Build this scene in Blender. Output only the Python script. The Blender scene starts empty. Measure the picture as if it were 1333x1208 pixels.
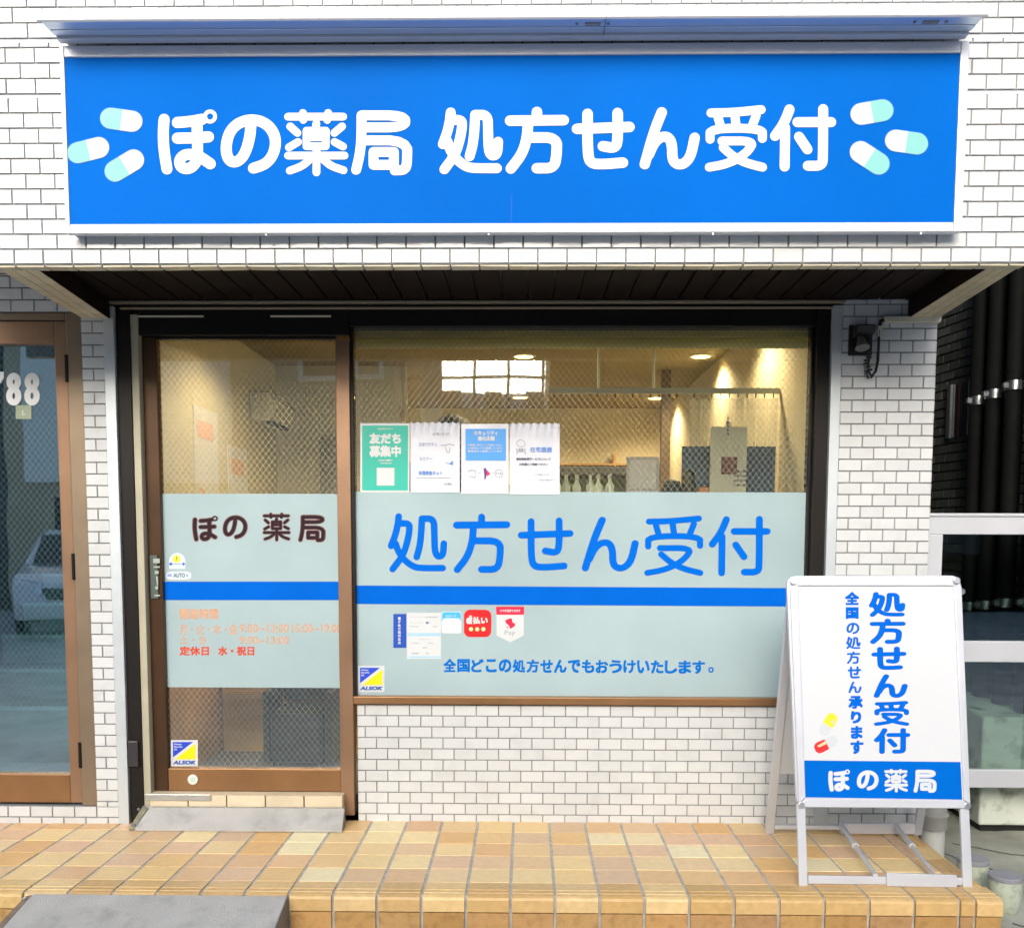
import bpy, bmesh, math, random
import numpy as np
from mathutils import Vector, Matrix, geometry
R = math.radians
random.seed(7)
scn = bpy.context.scene
COL = scn.collection

# ------------------------------------------------------------------ camera
F, PPY, PI_, YA, RO, CD, CH = 1250., 801.6, .0824, -.0149, -.0025, 4.182, 1.2842
def _rot():
    c, s = math.cos(YA), math.sin(YA); A = np.array([[c, -s, 0], [s, c, 0], [0, 0, 1]])
    c, s = math.cos(PI_), math.sin(PI_); B = np.array([[1, 0, 0], [0, c, -s], [0, s, c]])
    c, s = math.cos(RO), math.sin(RO); C_ = np.array([[c, 0, -s], [0, 1, 0], [s, 0, c]])
    return C_ @ B @ A
MR = _rot()
CAMP = Vector((0, -CD, CH))
cam_d = bpy.data.cameras.new('camera'); cam = bpy.data.objects.new('camera', cam_d); COL.objects.link(cam)
r_, f_, u_ = MR[0], MR[1], MR[2]
cam.matrix_world = Matrix(((r_[0], u_[0], -f_[0], 0), (r_[1], u_[1], -f_[1], -CD), (r_[2], u_[2], -f_[2], CH), (0, 0, 0, 1)))
cam_d.sensor_width = 36; cam_d.lens = F / 1333 * 36
cam_d.shift_y = (PPY - 604) / 1333
cam_d.clip_start = .05; cam_d.clip_end = 500
scn.camera = cam
scn.render.resolution_x, scn.render.resolution_y = 1024, 927

# ------------------------------------------------------------------ sky, sun, exposure
SUN_EL, SUN_AZ = 22, 190       # azimuth of the sun seen from the facade (from the street side)
w = bpy.data.worlds.new('World'); scn.world = w; w.use_nodes = True
nt = w.node_tree; nt.nodes.clear()
sky = nt.nodes.new('ShaderNodeTexSky'); sky.sky_type = 'NISHITA'; sky.sun_disc = False
sky.sun_elevation = R(SUN_EL); sky.sun_rotation = R(SUN_AZ); sky.dust_density = 4.0; sky.air_density = 1.0; sky.ozone_density = 1.0
bg = nt.nodes.new('ShaderNodeBackground'); bg.inputs[1].default_value = .115
wo = nt.nodes.new('ShaderNodeOutputWorld')
nt.links.new(sky.outputs[0], bg.inputs[0]); nt.links.new(bg.outputs[0], wo.inputs[0])
sd = bpy.data.lights.new('sun', 'SUN'); sd.energy = 1.35; sd.angle = R(35); sd.color = (1, .985, .97)
so = bpy.data.objects.new('sun', sd); COL.objects.link(so)
# the sun stands over the street behind the camera
dv = Vector((math.sin(R(SUN_AZ)) * math.cos(R(SUN_EL)), math.cos(R(SUN_AZ)) * math.cos(R(SUN_EL)), math.sin(R(SUN_EL))))
so.rotation_euler = dv.to_track_quat('Z', 'Y').to_euler(); so.location = dv * 30
vs = scn.view_settings; vs.view_transform = 'Standard'; vs.look = 'None'; vs.exposure = 1.17; vs.gamma = 1
scn.cycles.max_bounces = 8; scn.cycles.transparent_max_bounces = 16
scn.cycles.use_denoising = True
scn.cycles.sample_clamp_indirect = 6

# ------------------------------------------------------------------ placing helpers
def ray(x, y):
    d = MR.T @ np.array([(x - 666.5) / F, 1, (PPY - y) / F]); return Vector(d)
def hit(x, y, plane):
    p, n = plane; d = ray(x, y); t = (p - CAMP).dot(n) / d.dot(n); return CAMP + d * t
def PY(Y): return (Vector((0, Y, 0)), Vector((0, -1, 0)))

# ------------------------------------------------------------------ materials
MATS = {}
def srgb(c):
    return tuple(((v / 255) / 12.92 if v / 255 <= .04045 else ((v / 255 + .055) / 1.055) ** 2.4) for v in c)
def mat(name, col, rough=.5, metal=0., var=.0, vscale=6., bump=0., bscale=60., island=0., spec=.5, coat=0., col2=None, dirt=0., dscale=2.0, emit=None, trans=0.):
    if name in MATS: return MATS[name]
    m = bpy.data.materials.new(name); m.use_nodes = True; nt = m.node_tree; N = nt.nodes; L = nt.links
    b = N['Principled BSDF']
    b.inputs['Base Color'].default_value = (*col, 1); b.inputs['Roughness'].default_value = rough
    b.inputs['Metallic'].default_value = metal; b.inputs['Specular IOR Level'].default_value = spec
    b.inputs['Coat Weight'].default_value = coat
    tc = N.new('ShaderNodeTexCoord')
    cur = None
    def noise(scale, det=5):
        n = N.new('ShaderNodeTexNoise'); n.inputs['Scale'].default_value = scale; n.inputs['Detail'].default_value = det
        L.new(tc.outputs['Object'], n.inputs['Vector']); return n
    if col2 is not None or var or island or dirt:
        rgb = N.new('ShaderNodeRGB'); rgb.outputs[0].default_value = (*col, 1); cur = rgb.outputs[0]
    if island:
        g = N.new('ShaderNodeNewGeometry')
        if col2 is not None:
            ramp = N.new('ShaderNodeValToRGB'); cols = col2
            ramp.color_ramp.interpolation = 'LINEAR'
            ramp.color_ramp.elements[0].color = (*cols[0], 1); ramp.color_ramp.elements[-1].color = (*cols[-1], 1)
            for i, c in enumerate(cols[1:-1]):
                e = ramp.color_ramp.elements.new((i + 1) / (len(cols) - 1)); e.color = (*c, 1)
            L.new(g.outputs['Random Per Island'], ramp.inputs[0]); cur = ramp.outputs[0]
        h = N.new('ShaderNodeHueSaturation'); mr = N.new('ShaderNodeMapRange')
        mr.inputs[3].default_value = 1 - island; mr.inputs[4].default_value = 1 + island
        L.new(g.outputs['Random Per Island'], mr.inputs[0]); L.new(mr.outputs[0], h.inputs['Value']); L.new(cur, h.inputs['Color']); cur = h.outputs[0]
    if var:
        n = noise(vscale); h = N.new('ShaderNodeHueSaturation'); mr = N.new('ShaderNodeMapRange')
        mr.inputs[1].default_value = .3; mr.inputs[2].default_value = .7
        mr.inputs[3].default_value = 1 - var; mr.inputs[4].default_value = 1 + var
        L.new(n.outputs[0], mr.inputs[0]); L.new(mr.outputs[0], h.inputs['Value']); L.new(cur, h.inputs['Color']); cur = h.outputs[0]
    if dirt:
        n = noise(dscale, 8); mr = N.new('ShaderNodeMapRange'); mr.inputs[1].default_value = .52; mr.inputs[2].default_value = .72
        mr.inputs[3].default_value = 0; mr.inputs[4].default_value = dirt
        mx = N.new('ShaderNodeMix'); mx.data_type = 'RGBA'; L.new(n.outputs[0], mr.inputs[0]); L.new(mr.outputs[0], mx.inputs[0])
        L.new(cur, mx.inputs[6]); mx.inputs[7].default_value = (.12, .11, .085, 1); cur = mx.outputs[2]
    if cur is not None: L.new(cur, b.inputs['Base Color'])
    n2 = noise(bscale * .35 if bscale else 10, 3)
    mr = N.new('ShaderNodeMapRange'); mr.inputs[3].default_value = max(0, rough - .08); mr.inputs[4].default_value = min(1, rough + .1)
    L.new(n2.outputs[0], mr.inputs[0]); L.new(mr.outputs[0], b.inputs['Roughness'])
    if bump:
        n3 = noise(bscale, 4); bp = N.new('ShaderNodeBump'); bp.inputs['Strength'].default_value = bump; bp.inputs['Distance'].default_value = .004
        L.new(n3.outputs[0], bp.inputs['Height']); L.new(bp.outputs[0], b.inputs['Normal'])
    if emit:
        b.inputs['Emission Color'].default_value = (*emit[0], 1); b.inputs['Emission Strength'].default_value = emit[1]
    MATS[name] = m; return m

def glass_mat(name, tint=(.97, .99, .99), wire=True, gloss=1.0, pitch=.0265, wcol=(.42, .44, .38), ang=38):
    m = bpy.data.materials.new(name); m.use_nodes = True; nt = m.node_tree; N = nt.nodes; L = nt.links; N.clear()
    out = N.new('ShaderNodeOutputMaterial'); tr = N.new('ShaderNodeBsdfTransparent'); tr.inputs[0].default_value = (*tint, 1)
    gl = N.new('ShaderNodeBsdfGlossy'); gl.inputs['Roughness'].default_value = .015; gl.inputs[0].default_value = (.95, 1, 1, 1)
    tc = N.new('ShaderNodeTexCoord')
    nz = N.new('ShaderNodeTexNoise'); nz.inputs['Scale'].default_value = 1.6; L.new(tc.outputs['Object'], nz.inputs['Vector'])
    bp = N.new('ShaderNodeBump'); bp.inputs['Strength'].default_value = .06; bp.inputs['Distance'].default_value = .02
    L.new(nz.outputs[0], bp.inputs['Height']); L.new(bp.outputs[0], gl.inputs['Normal'])
    fr = N.new('ShaderNodeFresnel'); fr.inputs[0].default_value = 1.52
    mu = N.new('ShaderNodeMath'); mu.operation = 'MULTIPLY'; mu.inputs[1].default_value = 2.8 * gloss; mu.use_clamp = True
    L.new(fr.outputs[0], mu.inputs[0])
    mx = N.new('ShaderNodeMixShader'); L.new(mu.outputs[0], mx.inputs[0]); L.new(tr.outputs[0], mx.inputs[1]); L.new(gl.outputs[0], mx.inputs[2])
    last = mx
    if wire:
        sp = N.new('ShaderNodeSeparateXYZ'); L.new(tc.outputs['Object'], sp.inputs[0])
        a = R(ang); outs = []
        for sgn in (1, -1):
            m1 = N.new('ShaderNodeMath'); m1.operation = 'MULTIPLY'; m1.inputs[1].default_value = math.cos(a) ; L.new(sp.outputs[0], m1.inputs[0])
            m2 = N.new('ShaderNodeMath'); m2.operation = 'MULTIPLY_ADD'; m2.inputs[1].default_value = sgn * math.sin(a); L.new(sp.outputs[2], m2.inputs[0]); L.new(m1.outputs[0], m2.inputs[2])
            m3 = N.new('ShaderNodeMath'); m3.operation = 'PINGPONG'; m3.inputs[1].default_value = pitch * math.cos(a) / 2; L.new(m2.outputs[0], m3.inputs[0])
            m4 = N.new('ShaderNodeMath'); m4.operation = 'LESS_THAN'; m4.inputs[1].default_value = .00032; L.new(m3.outputs[0], m4.inputs[0]); outs.append(m4)
        mxx = N.new('ShaderNodeMath'); mxx.operation = 'MAXIMUM'; L.new(outs[0].outputs[0], mxx.inputs[0]); L.new(outs[1].outputs[0], mxx.inputs[1])
        wd = N.new('ShaderNodeBsdfPrincipled'); wd.inputs['Base Color'].default_value = (*wcol, 1); wd.inputs['Roughness'].default_value = .4; wd.inputs['Metallic'].default_value = .5
        m5 = N.new('ShaderNodeMixShader'); L.new(mxx.outputs[0], m5.inputs[0]); L.new(mx.outputs[0], m5.inputs[1]); L.new(wd.outputs[0], m5.inputs[2]); last = m5
    L.new(last.outputs[0], out.inputs[0]); MATS[name] = m; return m

def film_mat(name, col, clear=.12, tl_=.12):
    m = bpy.data.materials.new(name); m.use_nodes = True; nt = m.node_tree; N = nt.nodes; L = nt.links; N.clear()
    out = N.new('ShaderNodeOutputMaterial'); tr = N.new('ShaderNodeBsdfTransparent'); df = N.new('ShaderNodeBsdfDiffuse'); tl = N.new('ShaderNodeBsdfTranslucent')
    tc = N.new('ShaderNodeTexCoord'); nz = N.new('ShaderNodeTexNoise'); nz.inputs['Scale'].default_value = 1.3; nz.inputs['Detail'].default_value = 4
    L.new(tc.outputs['Object'], nz.inputs['Vector'])
    hs = N.new('ShaderNodeHueSaturation'); hs.inputs['Color'].default_value = (*col, 1)
    mr = N.new('ShaderNodeMapRange'); mr.inputs[1].default_value = .3; mr.inputs[2].default_value = .7; mr.inputs[3].default_value = .88; mr.inputs[4].default_value = 1.1
    L.new(nz.outputs[0], mr.inputs[0]); L.new(mr.outputs[0], hs.inputs['Value']); L.new(hs.outputs[0], df.inputs[0]); tl.inputs[0].default_value = (*col, 1)
    m1 = N.new('ShaderNodeMixShader'); m1.inputs[0].default_value = tl_; L.new(df.outputs[0], m1.inputs[1]); L.new(tl.outputs[0], m1.inputs[2])
    m2 = N.new('ShaderNodeMixShader'); m2.inputs[0].default_value = clear; L.new(m1.outputs[0], m2.inputs[1]); L.new(tr.outputs[0], m2.inputs[2])
    gs = N.new('ShaderNodeBsdfGlossy'); gs.inputs['Roughness'].default_value = .06; fr = N.new('ShaderNodeFresnel'); fr.inputs[0].default_value = 1.45
    m3 = N.new('ShaderNodeMixShader'); L.new(fr.outputs[0], m3.inputs[0]); L.new(m2.outputs[0], m3.inputs[1]); L.new(gs.outputs[0], m3.inputs[2])
    L.new(m3.outputs[0], out.inputs[0]); MATS[name] = m; return m

WHITE_TILE = mat('white_tile', (.61, .64, .655), .22, var=.04, vscale=1.5, island=.04, bump=.15, bscale=25, coat=.3, dirt=.10, dscale=11)
GROUT = mat('grout', (.25, .26, .265), .9, var=.15, vscale=20)
DARK_TILE = mat('dark_tile', (.055, .062, .056), .6, island=.35, var=.15, bump=.3, bscale=60)
DARK_GROUT = mat('dark_grout', (.012, .012, .012), .9)
ALU = mat('aluminium', (.62, .66, .72), .32, 1., var=.05, vscale=8, bump=.05, bscale=20)
ALU_W = mat('white_aluminium', (.62, .65, .71), .38, .3, var=.03, bump=.04, bscale=15)
STEEL = mat('stainless_steel', (.55, .60, .64), .28, 1., var=.1, vscale=4, bump=.08, bscale=12)
BROWN = mat('bronze_aluminium', (.28, .150, .066), .38, .55, var=.12, vscale=5, bump=.06, bscale=30)
BROWN_L = mat('light_bronze_aluminium', (.29, .175, .105), .36, .45, var=.1, vscale=5, bump=.06, bscale=30)
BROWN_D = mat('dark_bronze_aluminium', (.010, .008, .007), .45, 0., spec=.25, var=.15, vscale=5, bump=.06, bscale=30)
BLACK = mat('black_rubber', (.012, .012, .013), .5, bump=.1)
SOFFIT = mat('brown_spandrel', (.012, .007, .005), .6, 0., spec=.08, var=.2, vscale=4, bump=.1, bscale=10)
BEIGE = mat('beige_strip', (.42, .40, .30), .5, var=.08)
BLUE = mat('blue_print', (.0, .122, .54), .55, var=.10, vscale=1.1, bump=.06, bscale=4, spec=.03)
BLUE_F = mat('blue_film', (.0, .122, .62), .5, var=.04, spec=.04)
WHITE_P = mat('white_print', (.62, .66, .68), .4, var=.02)
WHITE_SHEET = mat('white_sheet', (.63, .66, .69), .35, var=.02, vscale=2)
AQUA = mat('aqua_print', (.18, .50, .49), .5)
MAROON = mat('maroon_film', (.022, .008, .016), .6, spec=.2)
RUST = mat('rust_edge_film', (.20, .075, .06), .5)
TAN = mat('faded_orange_film', (.62, .36, .22), .6, var=.15, vscale=60)
REDORANGE = mat('red_orange_film', (.62, .06, .02), .5, var=.1, vscale=40)
RED = mat('red_sticker', (.75, .008, .012), .35)
CRIMSON = mat('crimson_sticker', (.75, .01, .06), .4)
YELLOW = mat('yellow_print', (.9, .72, .0), .4)
ROYAL = mat('royal_blue_print', (.01, .06, .62), .4)
NAVY = mat('navy_print', (.006, .07, .45), .4)
SKYB = mat('sky_blue_print', (.05, .45, .85), .4)
TEAL = mat('teal_print', (.01, .46, .36), .45, var=.05)
PAPER = mat('laminated_paper', (.75, .79, .88), .18, var=.04, vscale=12, bump=.35, bscale=9, coat=.5)
PALE_INK = mat('pale_ink', (.35, .42, .62), .6)
GREY_INK = mat('grey_ink', (.25, .27, .33), .6)
DARK_INK = mat('dark_ink', (.05, .06, .12), .6)
PURPLE = mat('purple_ink', (.12, .03, .30), .6)
FLOOR_TILE = mat('terracotta_tile', (.6, .4, .2), .45, var=.05, vscale=30, island=.03, bump=.35, bscale=90, dirt=.05, dscale=14,
                 col2=[(.76, .46, .17), (.80, .55, .25), (.70, .45, .26), (.84, .65, .33), (.77, .49, .24), (.88, .79, .50), (.72, .44, .17), (.78, .53, .34), (.66, .47, .30), (.82, .58, .26), (.86, .70, .38), (.70, .46, .28)])
NOSE_TILE = mat('terracotta_nosing', (.6, .36, .14), .42, var=.1, vscale=40, island=.05, bump=.4, bscale=90, dirt=.12, dscale=20,
                col2=[(.60, .38, .14), (.70, .48, .20), (.56, .36, .15), (.74, .55, .27), (.64, .42, .17)])
FACE_TILE = mat('terracotta_riser', (.5, .28, .1), .6, var=.25, vscale=30, island=.1, bump=.7, bscale=90, dirt=.35, dscale=30,
                col2=[(.44, .24, .07), (.5, .30, .10), (.38, .22, .09), (.48, .27, .09)])
MORTAR = mat('mortar', (.46, .45, .42), .95, var=.2, vscale=30, bump=.5, bscale=90)
CONCRETE = mat('weathered_concrete', (.38, .40, .35), .9, var=.18, vscale=5, bump=.5, bscale=30, dirt=.4, dscale=3)
PALE_STREET = mat('pale_street', (.42, .42, .415), .9, var=.2, vscale=4, bump=.7, bscale=200)  # street colour lightened so it bounces more light under the canopy
PALE_CONC = mat('pale_kerb_concrete', (.55, .58, .6), .85, var=.12, vscale=6, bump=.5, bscale=60, dirt=.25, dscale=4)
RUBBER = mat('grey_ramp_rubber', (.45, .45, .435), .8, var=.10, vscale=7, bump=.7, bscale=200, dirt=.32, dscale=12)
RAMP_SIDE = mat('ramp_side_brown', (.22, .17, .12), .7, var=.2, vscale=12, bump=.3)
THRESH = mat('pale_threshold_tile', (.66, .58, .42), .5, var=.1, island=.05, bump=.2)
INT_WALL = mat('interior_wall', (.55, .53, .40), .7, var=.03, bump=.1)
INT_CEIL = mat('interior_ceiling', (.27, .225, .10), .8, var=.05)
INT_FLOOR = mat('interior_floor', (.07, .08, .10), .35, var=.1)
WOOD = mat('interior_wood', (.40, .24, .09), .4, var=.18, vscale=3, bump=.1)
TEALSTEP = mat('stair_concrete', (.34, .44, .42), .6, var=.12, vscale=3, bump=.2)
PVC = mat('grey_pvc', (.30, .31, .30), .5, var=.1, bump=.1)
PAINTW = mat('peeling_white_paint', (.62, .68, .62), .7, var=.08, vscale=5, bump=.6, bscale=14, dirt=.95, dscale=9)
LAMPGLOW = mat('lamp_glow', (1, .8, .4), .5, emit=((1, .60, .16), 7.0))
GLASS = glass_mat('wired_glass')
GLASS_L = glass_mat('teal_wired_glass', tint=(.40, .62, .68), gloss=2.9, wcol=(.18, .27, .28))
GLASS_P = glass_mat('partition_glass', tint=(.82, .90, .87), wire=False, gloss=1.3)
FILM = film_mat('frosted_film', (.485, .645, .69), .14)
BLIND = film_mat('cream_blind', (.86, .90, .62), 0., .55)
CARWHITE = mat('white_car_paint', (.8, .82, .84), .12, coat=1.)
CARGLASS = mat('car_glass', (.02, .025, .03), .05)
CHROME = mat('chrome', (.8, .8, .82), .1, 1.)
OPP_A = mat('beige_render', (.48, .41, .30), .9, var=.1, vscale=1, bump=.2)
OPP_B = mat('pale_panel', (.78, .82, .84), .6, var=.05)
OPP_C = mat('grey_render', (.30, .32, .32), .9, var=.1, vscale=1)
WINDARK = mat('dark_window', (.03, .04, .05), .05)
CURTAIN = film_mat('clear_curtain_film', (.62, .66, .60), .62)

# ------------------------------------------------------------------ mesh builder
class MB:
    def __init__(s): s.v = []; s.f = []; s.mi = []; s.m = 0
    def add(s, vs, fs):
        o = len(s.v); s.v += [tuple(v) for v in vs]
        for f in fs: s.f.append(tuple(i + o for i in f)); s.mi.append(s.m)
    def box(s, a, b):
        x0, y0, z0 = a; x1, y1, z1 = b
        s.add([(x0, y0, z0), (x1, y0, z0), (x1, y1, z0), (x0, y1, z0), (x0, y0, z1), (x1, y0, z1), (x1, y1, z1), (x0, y1, z1)],
              [(0, 3, 2, 1), (4, 5, 6, 7), (0, 1, 5, 4), (1, 2, 6, 5), (2, 3, 7, 6), (3, 0, 4, 7)])
    def hexa(s, p):   # 8 points: bottom loop then top loop
        s.add(p, [(0, 3, 2, 1), (4, 5, 6, 7), (0, 1, 5, 4), (1, 2, 6, 5), (2, 3, 7, 6), (3, 0, 4, 7)])
    def bar(s, p0, p1, w, h, up=(0, 0, 1)):
        p0 = Vector(p0); p1 = Vector(p1); d = (p1 - p0).normalized(); u = Vector(up)
        x = d.cross(u).normalized(); y = x.cross(d).normalized()
        x = x * w / 2; y = y * h / 2
        s.hexa([p0 - x - y, p0 + x - y, p0 + x + y, p0 - x + y, p1 - x - y, p1 + x - y, p1 + x + y, p1 - x + y])
    def tube(s, pts, r, n=10, cap=True):
        pts = [Vector(p) for p in pts]; rr = r if isinstance(r, (list, tuple)) else [r] * len(pts)
        o = []; ref = None; vs = []
        for i, p in enumerate(pts):
            d = (pts[min(i + 1, len(pts) - 1)] - pts[max(i - 1, 0)]).normalized()
            if ref is None: ref = Vector((0, 0, 1)) if abs(d.z) < .9 else Vector((1, 0, 0))
            x = d.cross(ref).normalized(); y = x.cross(d).normalized(); ref = y
            for k in range(n):
                a = 2 * math.pi * k / n; vs.append(p + (x * math.cos(a) + y * math.sin(a)) * rr[i])
        fs = [(i * n + k, i * n + (k + 1) % n, (i + 1) * n + (k + 1) % n, (i + 1) * n + k) for i in range(len(pts) - 1) for k in range(n)]
        if cap: fs += [tuple(range(n))[::-1], tuple((len(pts) - 1) * n + k for k in range(n))]
        s.add(vs, fs)
    def cyl(s, p0, p1, r, n=24): s.tube([p0, p1], r, n)
    def lathe(s, c, prof, n=28, cap=True):   # profile of (radius, z)
        vs = []; 
        for r, z in prof:
            for k in range(n):
                a = 2 * math.pi * k / n; vs.append((c[0] + r * math.cos(a), c[1] + r * math.sin(a), c[2] + z))
        fs = [(i * n + k, i * n + (k + 1) % n, (i + 1) * n + (k + 1) % n, (i + 1) * n + k) for i in range(len(prof) - 1) for k in range(n)]
        if cap: fs += [tuple(range(n))[::-1], tuple((len(prof) - 1) * n + k for k in range(n))]
        s.add(vs, fs)
    def prism(s, pts2, a, b, axis='Y'):   # closed 2D outline extruded along an axis
        n = len(pts2)
        f = {'Y': lambda p, t: (p[0], t, p[1]), 'X': lambda p, t: (t, p[0], p[1]), 'Z': lambda p, t: (p[0], p[1], t)}[axis]
        s.add([f(p, a) for p in pts2] + [f(p, b) for p in pts2],
              [tuple(range(n)), tuple(range(n, 2 * n))[::-1]] + [(i, i + n, (i + 1) % n + n, (i + 1) % n) for i in range(n)])
    def build(s, name, mats, parent=None, bevel=0, smooth=False, seg=2):
        me = bpy.data.meshes.new(name); me.from_pydata(s.v, [], s.f)
        if not isinstance(mats, (list, tuple)): mats = [mats]
        for m in mats: me.materials.append(m)
        me.polygons.foreach_set('material_index', s.mi)
        if smooth: me.polygons.foreach_set('use_smooth', [True] * len(me.polygons))
        me.update()
        bm = bmesh.new(); bm.from_mesh(me); bmesh.ops.recalc_face_normals(bm, faces=bm.faces); bm.to_mesh(me); bm.free()
        o = bpy.data.objects.new(name, me); COL.objects.link(o)
        if parent is not None: 
            o.parent = parent
            if parent.type == 'EMPTY': o.matrix_parent_inverse = Matrix.Translation(-Vector(parent.location))
            else: o.matrix_parent_inverse = Matrix.Identity(4)
        if bevel:
            bv = o.modifiers.new('bevel', 'BEVEL'); bv.width = bevel; bv.segments = seg; bv.limit_method = 'ANGLE'; bv.angle_limit = R(40)
            if smooth is False and seg > 1: pass
        if smooth:
            for e in me.edges: pass
            me.set_sharp_from_angle(angle=R(40))
        return o
def BX(a, b): m = MB(); m.box(a, b); return m
def thing(name, label, cat, loc=(0, 0, 0), group=None):
    o = bpy.data.objects.new(name, None); COL.objects.link(o); o.location = loc; o.empty_display_size = .1
    o['label'] = label; o['category'] = cat
    if group: o['group'] = group
    return o
def tag(o, label, cat, group=None):
    o['label'] = label; o['category'] = cat
    if group: o['group'] = group
    return o
def struct(o): o['kind'] = 'structure'; return o

# ------------------------------------------------------------------ lettering
GL = {  # centre lines of the strokes, traced as (x, y down); last number = stroke width in the same units
'ぽ': ([[(82,130),(77,200),(82,280),(96,362)], [(145,145),(210,140),(262,130)], [(145,218),(225,217),(293,212)],
        [(238,142),(240,215),(242,290),(238,330),(205,362),(165,358),(152,326),(172,298),(205,292),(250,302),(302,338)],
        ['c',300,117,24,17]], 50),
'の': ([[(493,140),(490,200),(475,265),(450,315),(412,334),(383,310),(376,255),(392,190),(430,148),(490,128),(555,142),(597,185),(610,240),(595,300),(560,340),(505,358)]], 49),
'薬': ([[(672,120),(925,120)], [(740,103),(742,135)], [(856,103),(852,135)], [(802,152),(798,175)],
        [(757,185),(845,185),(845,257),(757,257),(757,185)], [(757,215),(845,215)],
        [(682,165),(715,195)], [(676,262),(718,237)], [(920,165),(885,195)], [(925,258),(886,237)],
        [(672,300),(932,300)], [(803,262),(803,378)], [(775,315),(740,348),(680,370)], [(832,315),(868,348),(928,368)]], 34),
'局': ([[(1010,112),(1010,210),(1003,290),(985,365)], [(1012,112),(1212,112),(1212,168),(1012,168)], [(1012,228),(1222,228),(1222,335),(1212,366),(1165,368)],
        [(1066,282),(1160,282),(1160,342),(1066,342),(1066,282)]], 44),
'処': ([[(135,135),(130,190),(112,265),(85,335)], [(140,182),(205,182),(208,225),(195,300),(165,400),(95,495)],
        [(115,320),(135,380),(180,440),(240,482),(300,488),(430,488)], [(290,152),(286,250),(276,340),(256,412)],
        [(290,150),(370,150),(373,250),(378,405),(432,408),(437,320)]], 60),
'方': ([[(515,185),(855,182)], [(685,130),(685,180)], [(630,195),(622,300),(590,400),(520,490)], [(640,292),(812,292),(812,400),(795,488),(685,488)]], 64),
'せ': ([[(948,240),(1280,228)], [(1015,145),(1015,380),(1030,460),(1110,466),(1240,455)], [(1205,140),(1207,290),(1195,365),(1112,350)]], 64),
'ん': ([[(198,128),(150,250),(95,450)], [(120,390),(150,318),(195,278),(240,280),(262,330),(262,420),(290,452),(335,448),(375,400),(398,285)]], 60),
'受': ([[(505,135),(640,132),(810,115)], [(548,160),(562,210)], [(650,150),(658,210)], [(780,150),(757,210)],
        [(500,295),(500,228),(818,228),(818,290)], [(572,305),(765,305),(735,365),(660,420),(580,450),(495,465)],
        [(580,345),(640,400),(720,440),(820,465)]], 52),
'付': ([[(985,112),(950,200),(895,275)], [(958,225),(955,465)], [(1035,190),(1245,190)], [(1195,110),(1195,400),(1190,460),(1100,460)], [(1045,280),(1098,358)]], 60),
}
def chaikin(p, n=2):
    closed = p[0] == p[-1] and len(p) > 3
    if closed: return p
    for _ in range(n):
        q = [p[0]]
        for i in range(len(p) - 1):
            a, b = p[i], p[i + 1]
            q += [(a[0] * .75 + b[0] * .25, a[1] * .75 + b[1] * .25), (a[0] * .25 + b[0] * .75, a[1] * .25 + b[1] * .75)]
        q.append(p[-1]); p = q
    return p
def capsule(a, b, r, n=7):
    dx, dy = b[0] - a[0], b[1] - a[1]; t = math.atan2(dy, dx); o = []
    for k in range(n + 1): q = t - math.pi / 2 + math.pi * k / n; o.append((b[0] + r * math.cos(q), b[1] + r * math.sin(q)))
    for k in range(n + 1): q = t + math.pi / 2 + math.pi * k / n; o.append((a[0] + r * math.cos(q), a[1] + r * math.sin(q)))
    return o
def glyph(ch, weight=1.):
    """filled outline of one rounded character in a unit box: verts (x right, y up), faces"""
    strokes, w = GL[ch]
    pts = []
    for s in strokes:
        if s[0] == 'c': continue
        pts += s
    x0 = min(p[0] for p in pts) - w / 2; x1 = max(p[0] for p in pts) + w / 2
    y0 = min(p[1] for p in pts) - w / 2; y1 = max(p[1] for p in pts) + w / 2
    for s in strokes:
        if s[0] == 'c': x1 = max(x1, s[1] + s[3] + s[4] / 2); y0 = min(y0, s[2] - s[3] - s[4] / 2)
    S = max(x1 - x0, y1 - y0); polys = []
    # keep the ink inside the same box when the weight changes
    cx, cy = (x0 + x1) / 2, (y0 + y1) / 2; k = 1 + (w - w * weight) / S
    def N(p): return (((p[0] - cx) * k + cx - x0) / (x1 - x0), 1 - ((p[1] - cy) * k + cy - y0) / (y1 - y0))
    r = w * weight / 2
    for s in strokes:
        if s[0] == 'c':
            _, a, b, R0, ww = s; ww *= min(1.2, weight); c = [(a + R0 * math.cos(t * math.pi / 9), b + R0 * math.sin(t * math.pi / 9)) for t in range(19)]
            polys += [[N(q) for q in capsule(c[i], c[i + 1], ww / 2, 4)] for i in range(18)]
        else:
            p = chaikin(s)
            polys += [[N(q) for q in capsule(p[i], p[i + 1], r)] for i in range(len(p) - 1)]
    V = []; Fc = []
    for q in polys:
        Fc.append(list(range(len(V), len(V) + len(q)))); V += [Vector((a * 1.0, b * 1.0)) for a, b in q]
    # all outlines the same way round
    for i, f in enumerate(Fc):
        ar = sum(V[f[j]].x * V[f[(j + 1) % len(f)]].y - V[f[(j + 1) % len(f)]].x * V[f[j]].y for j in range(len(f)))
        if ar < 0: Fc[i] = f[::-1]
    res = geometry.delaunay_2d_cdt(V, [], Fc, 0, 1e-4, True)
    return [(v.x, v.y) for v in res[0]], [tuple(f) for f, o_ in zip(res[2], res[5]) if len(o_)]
_tc = {}
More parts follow.
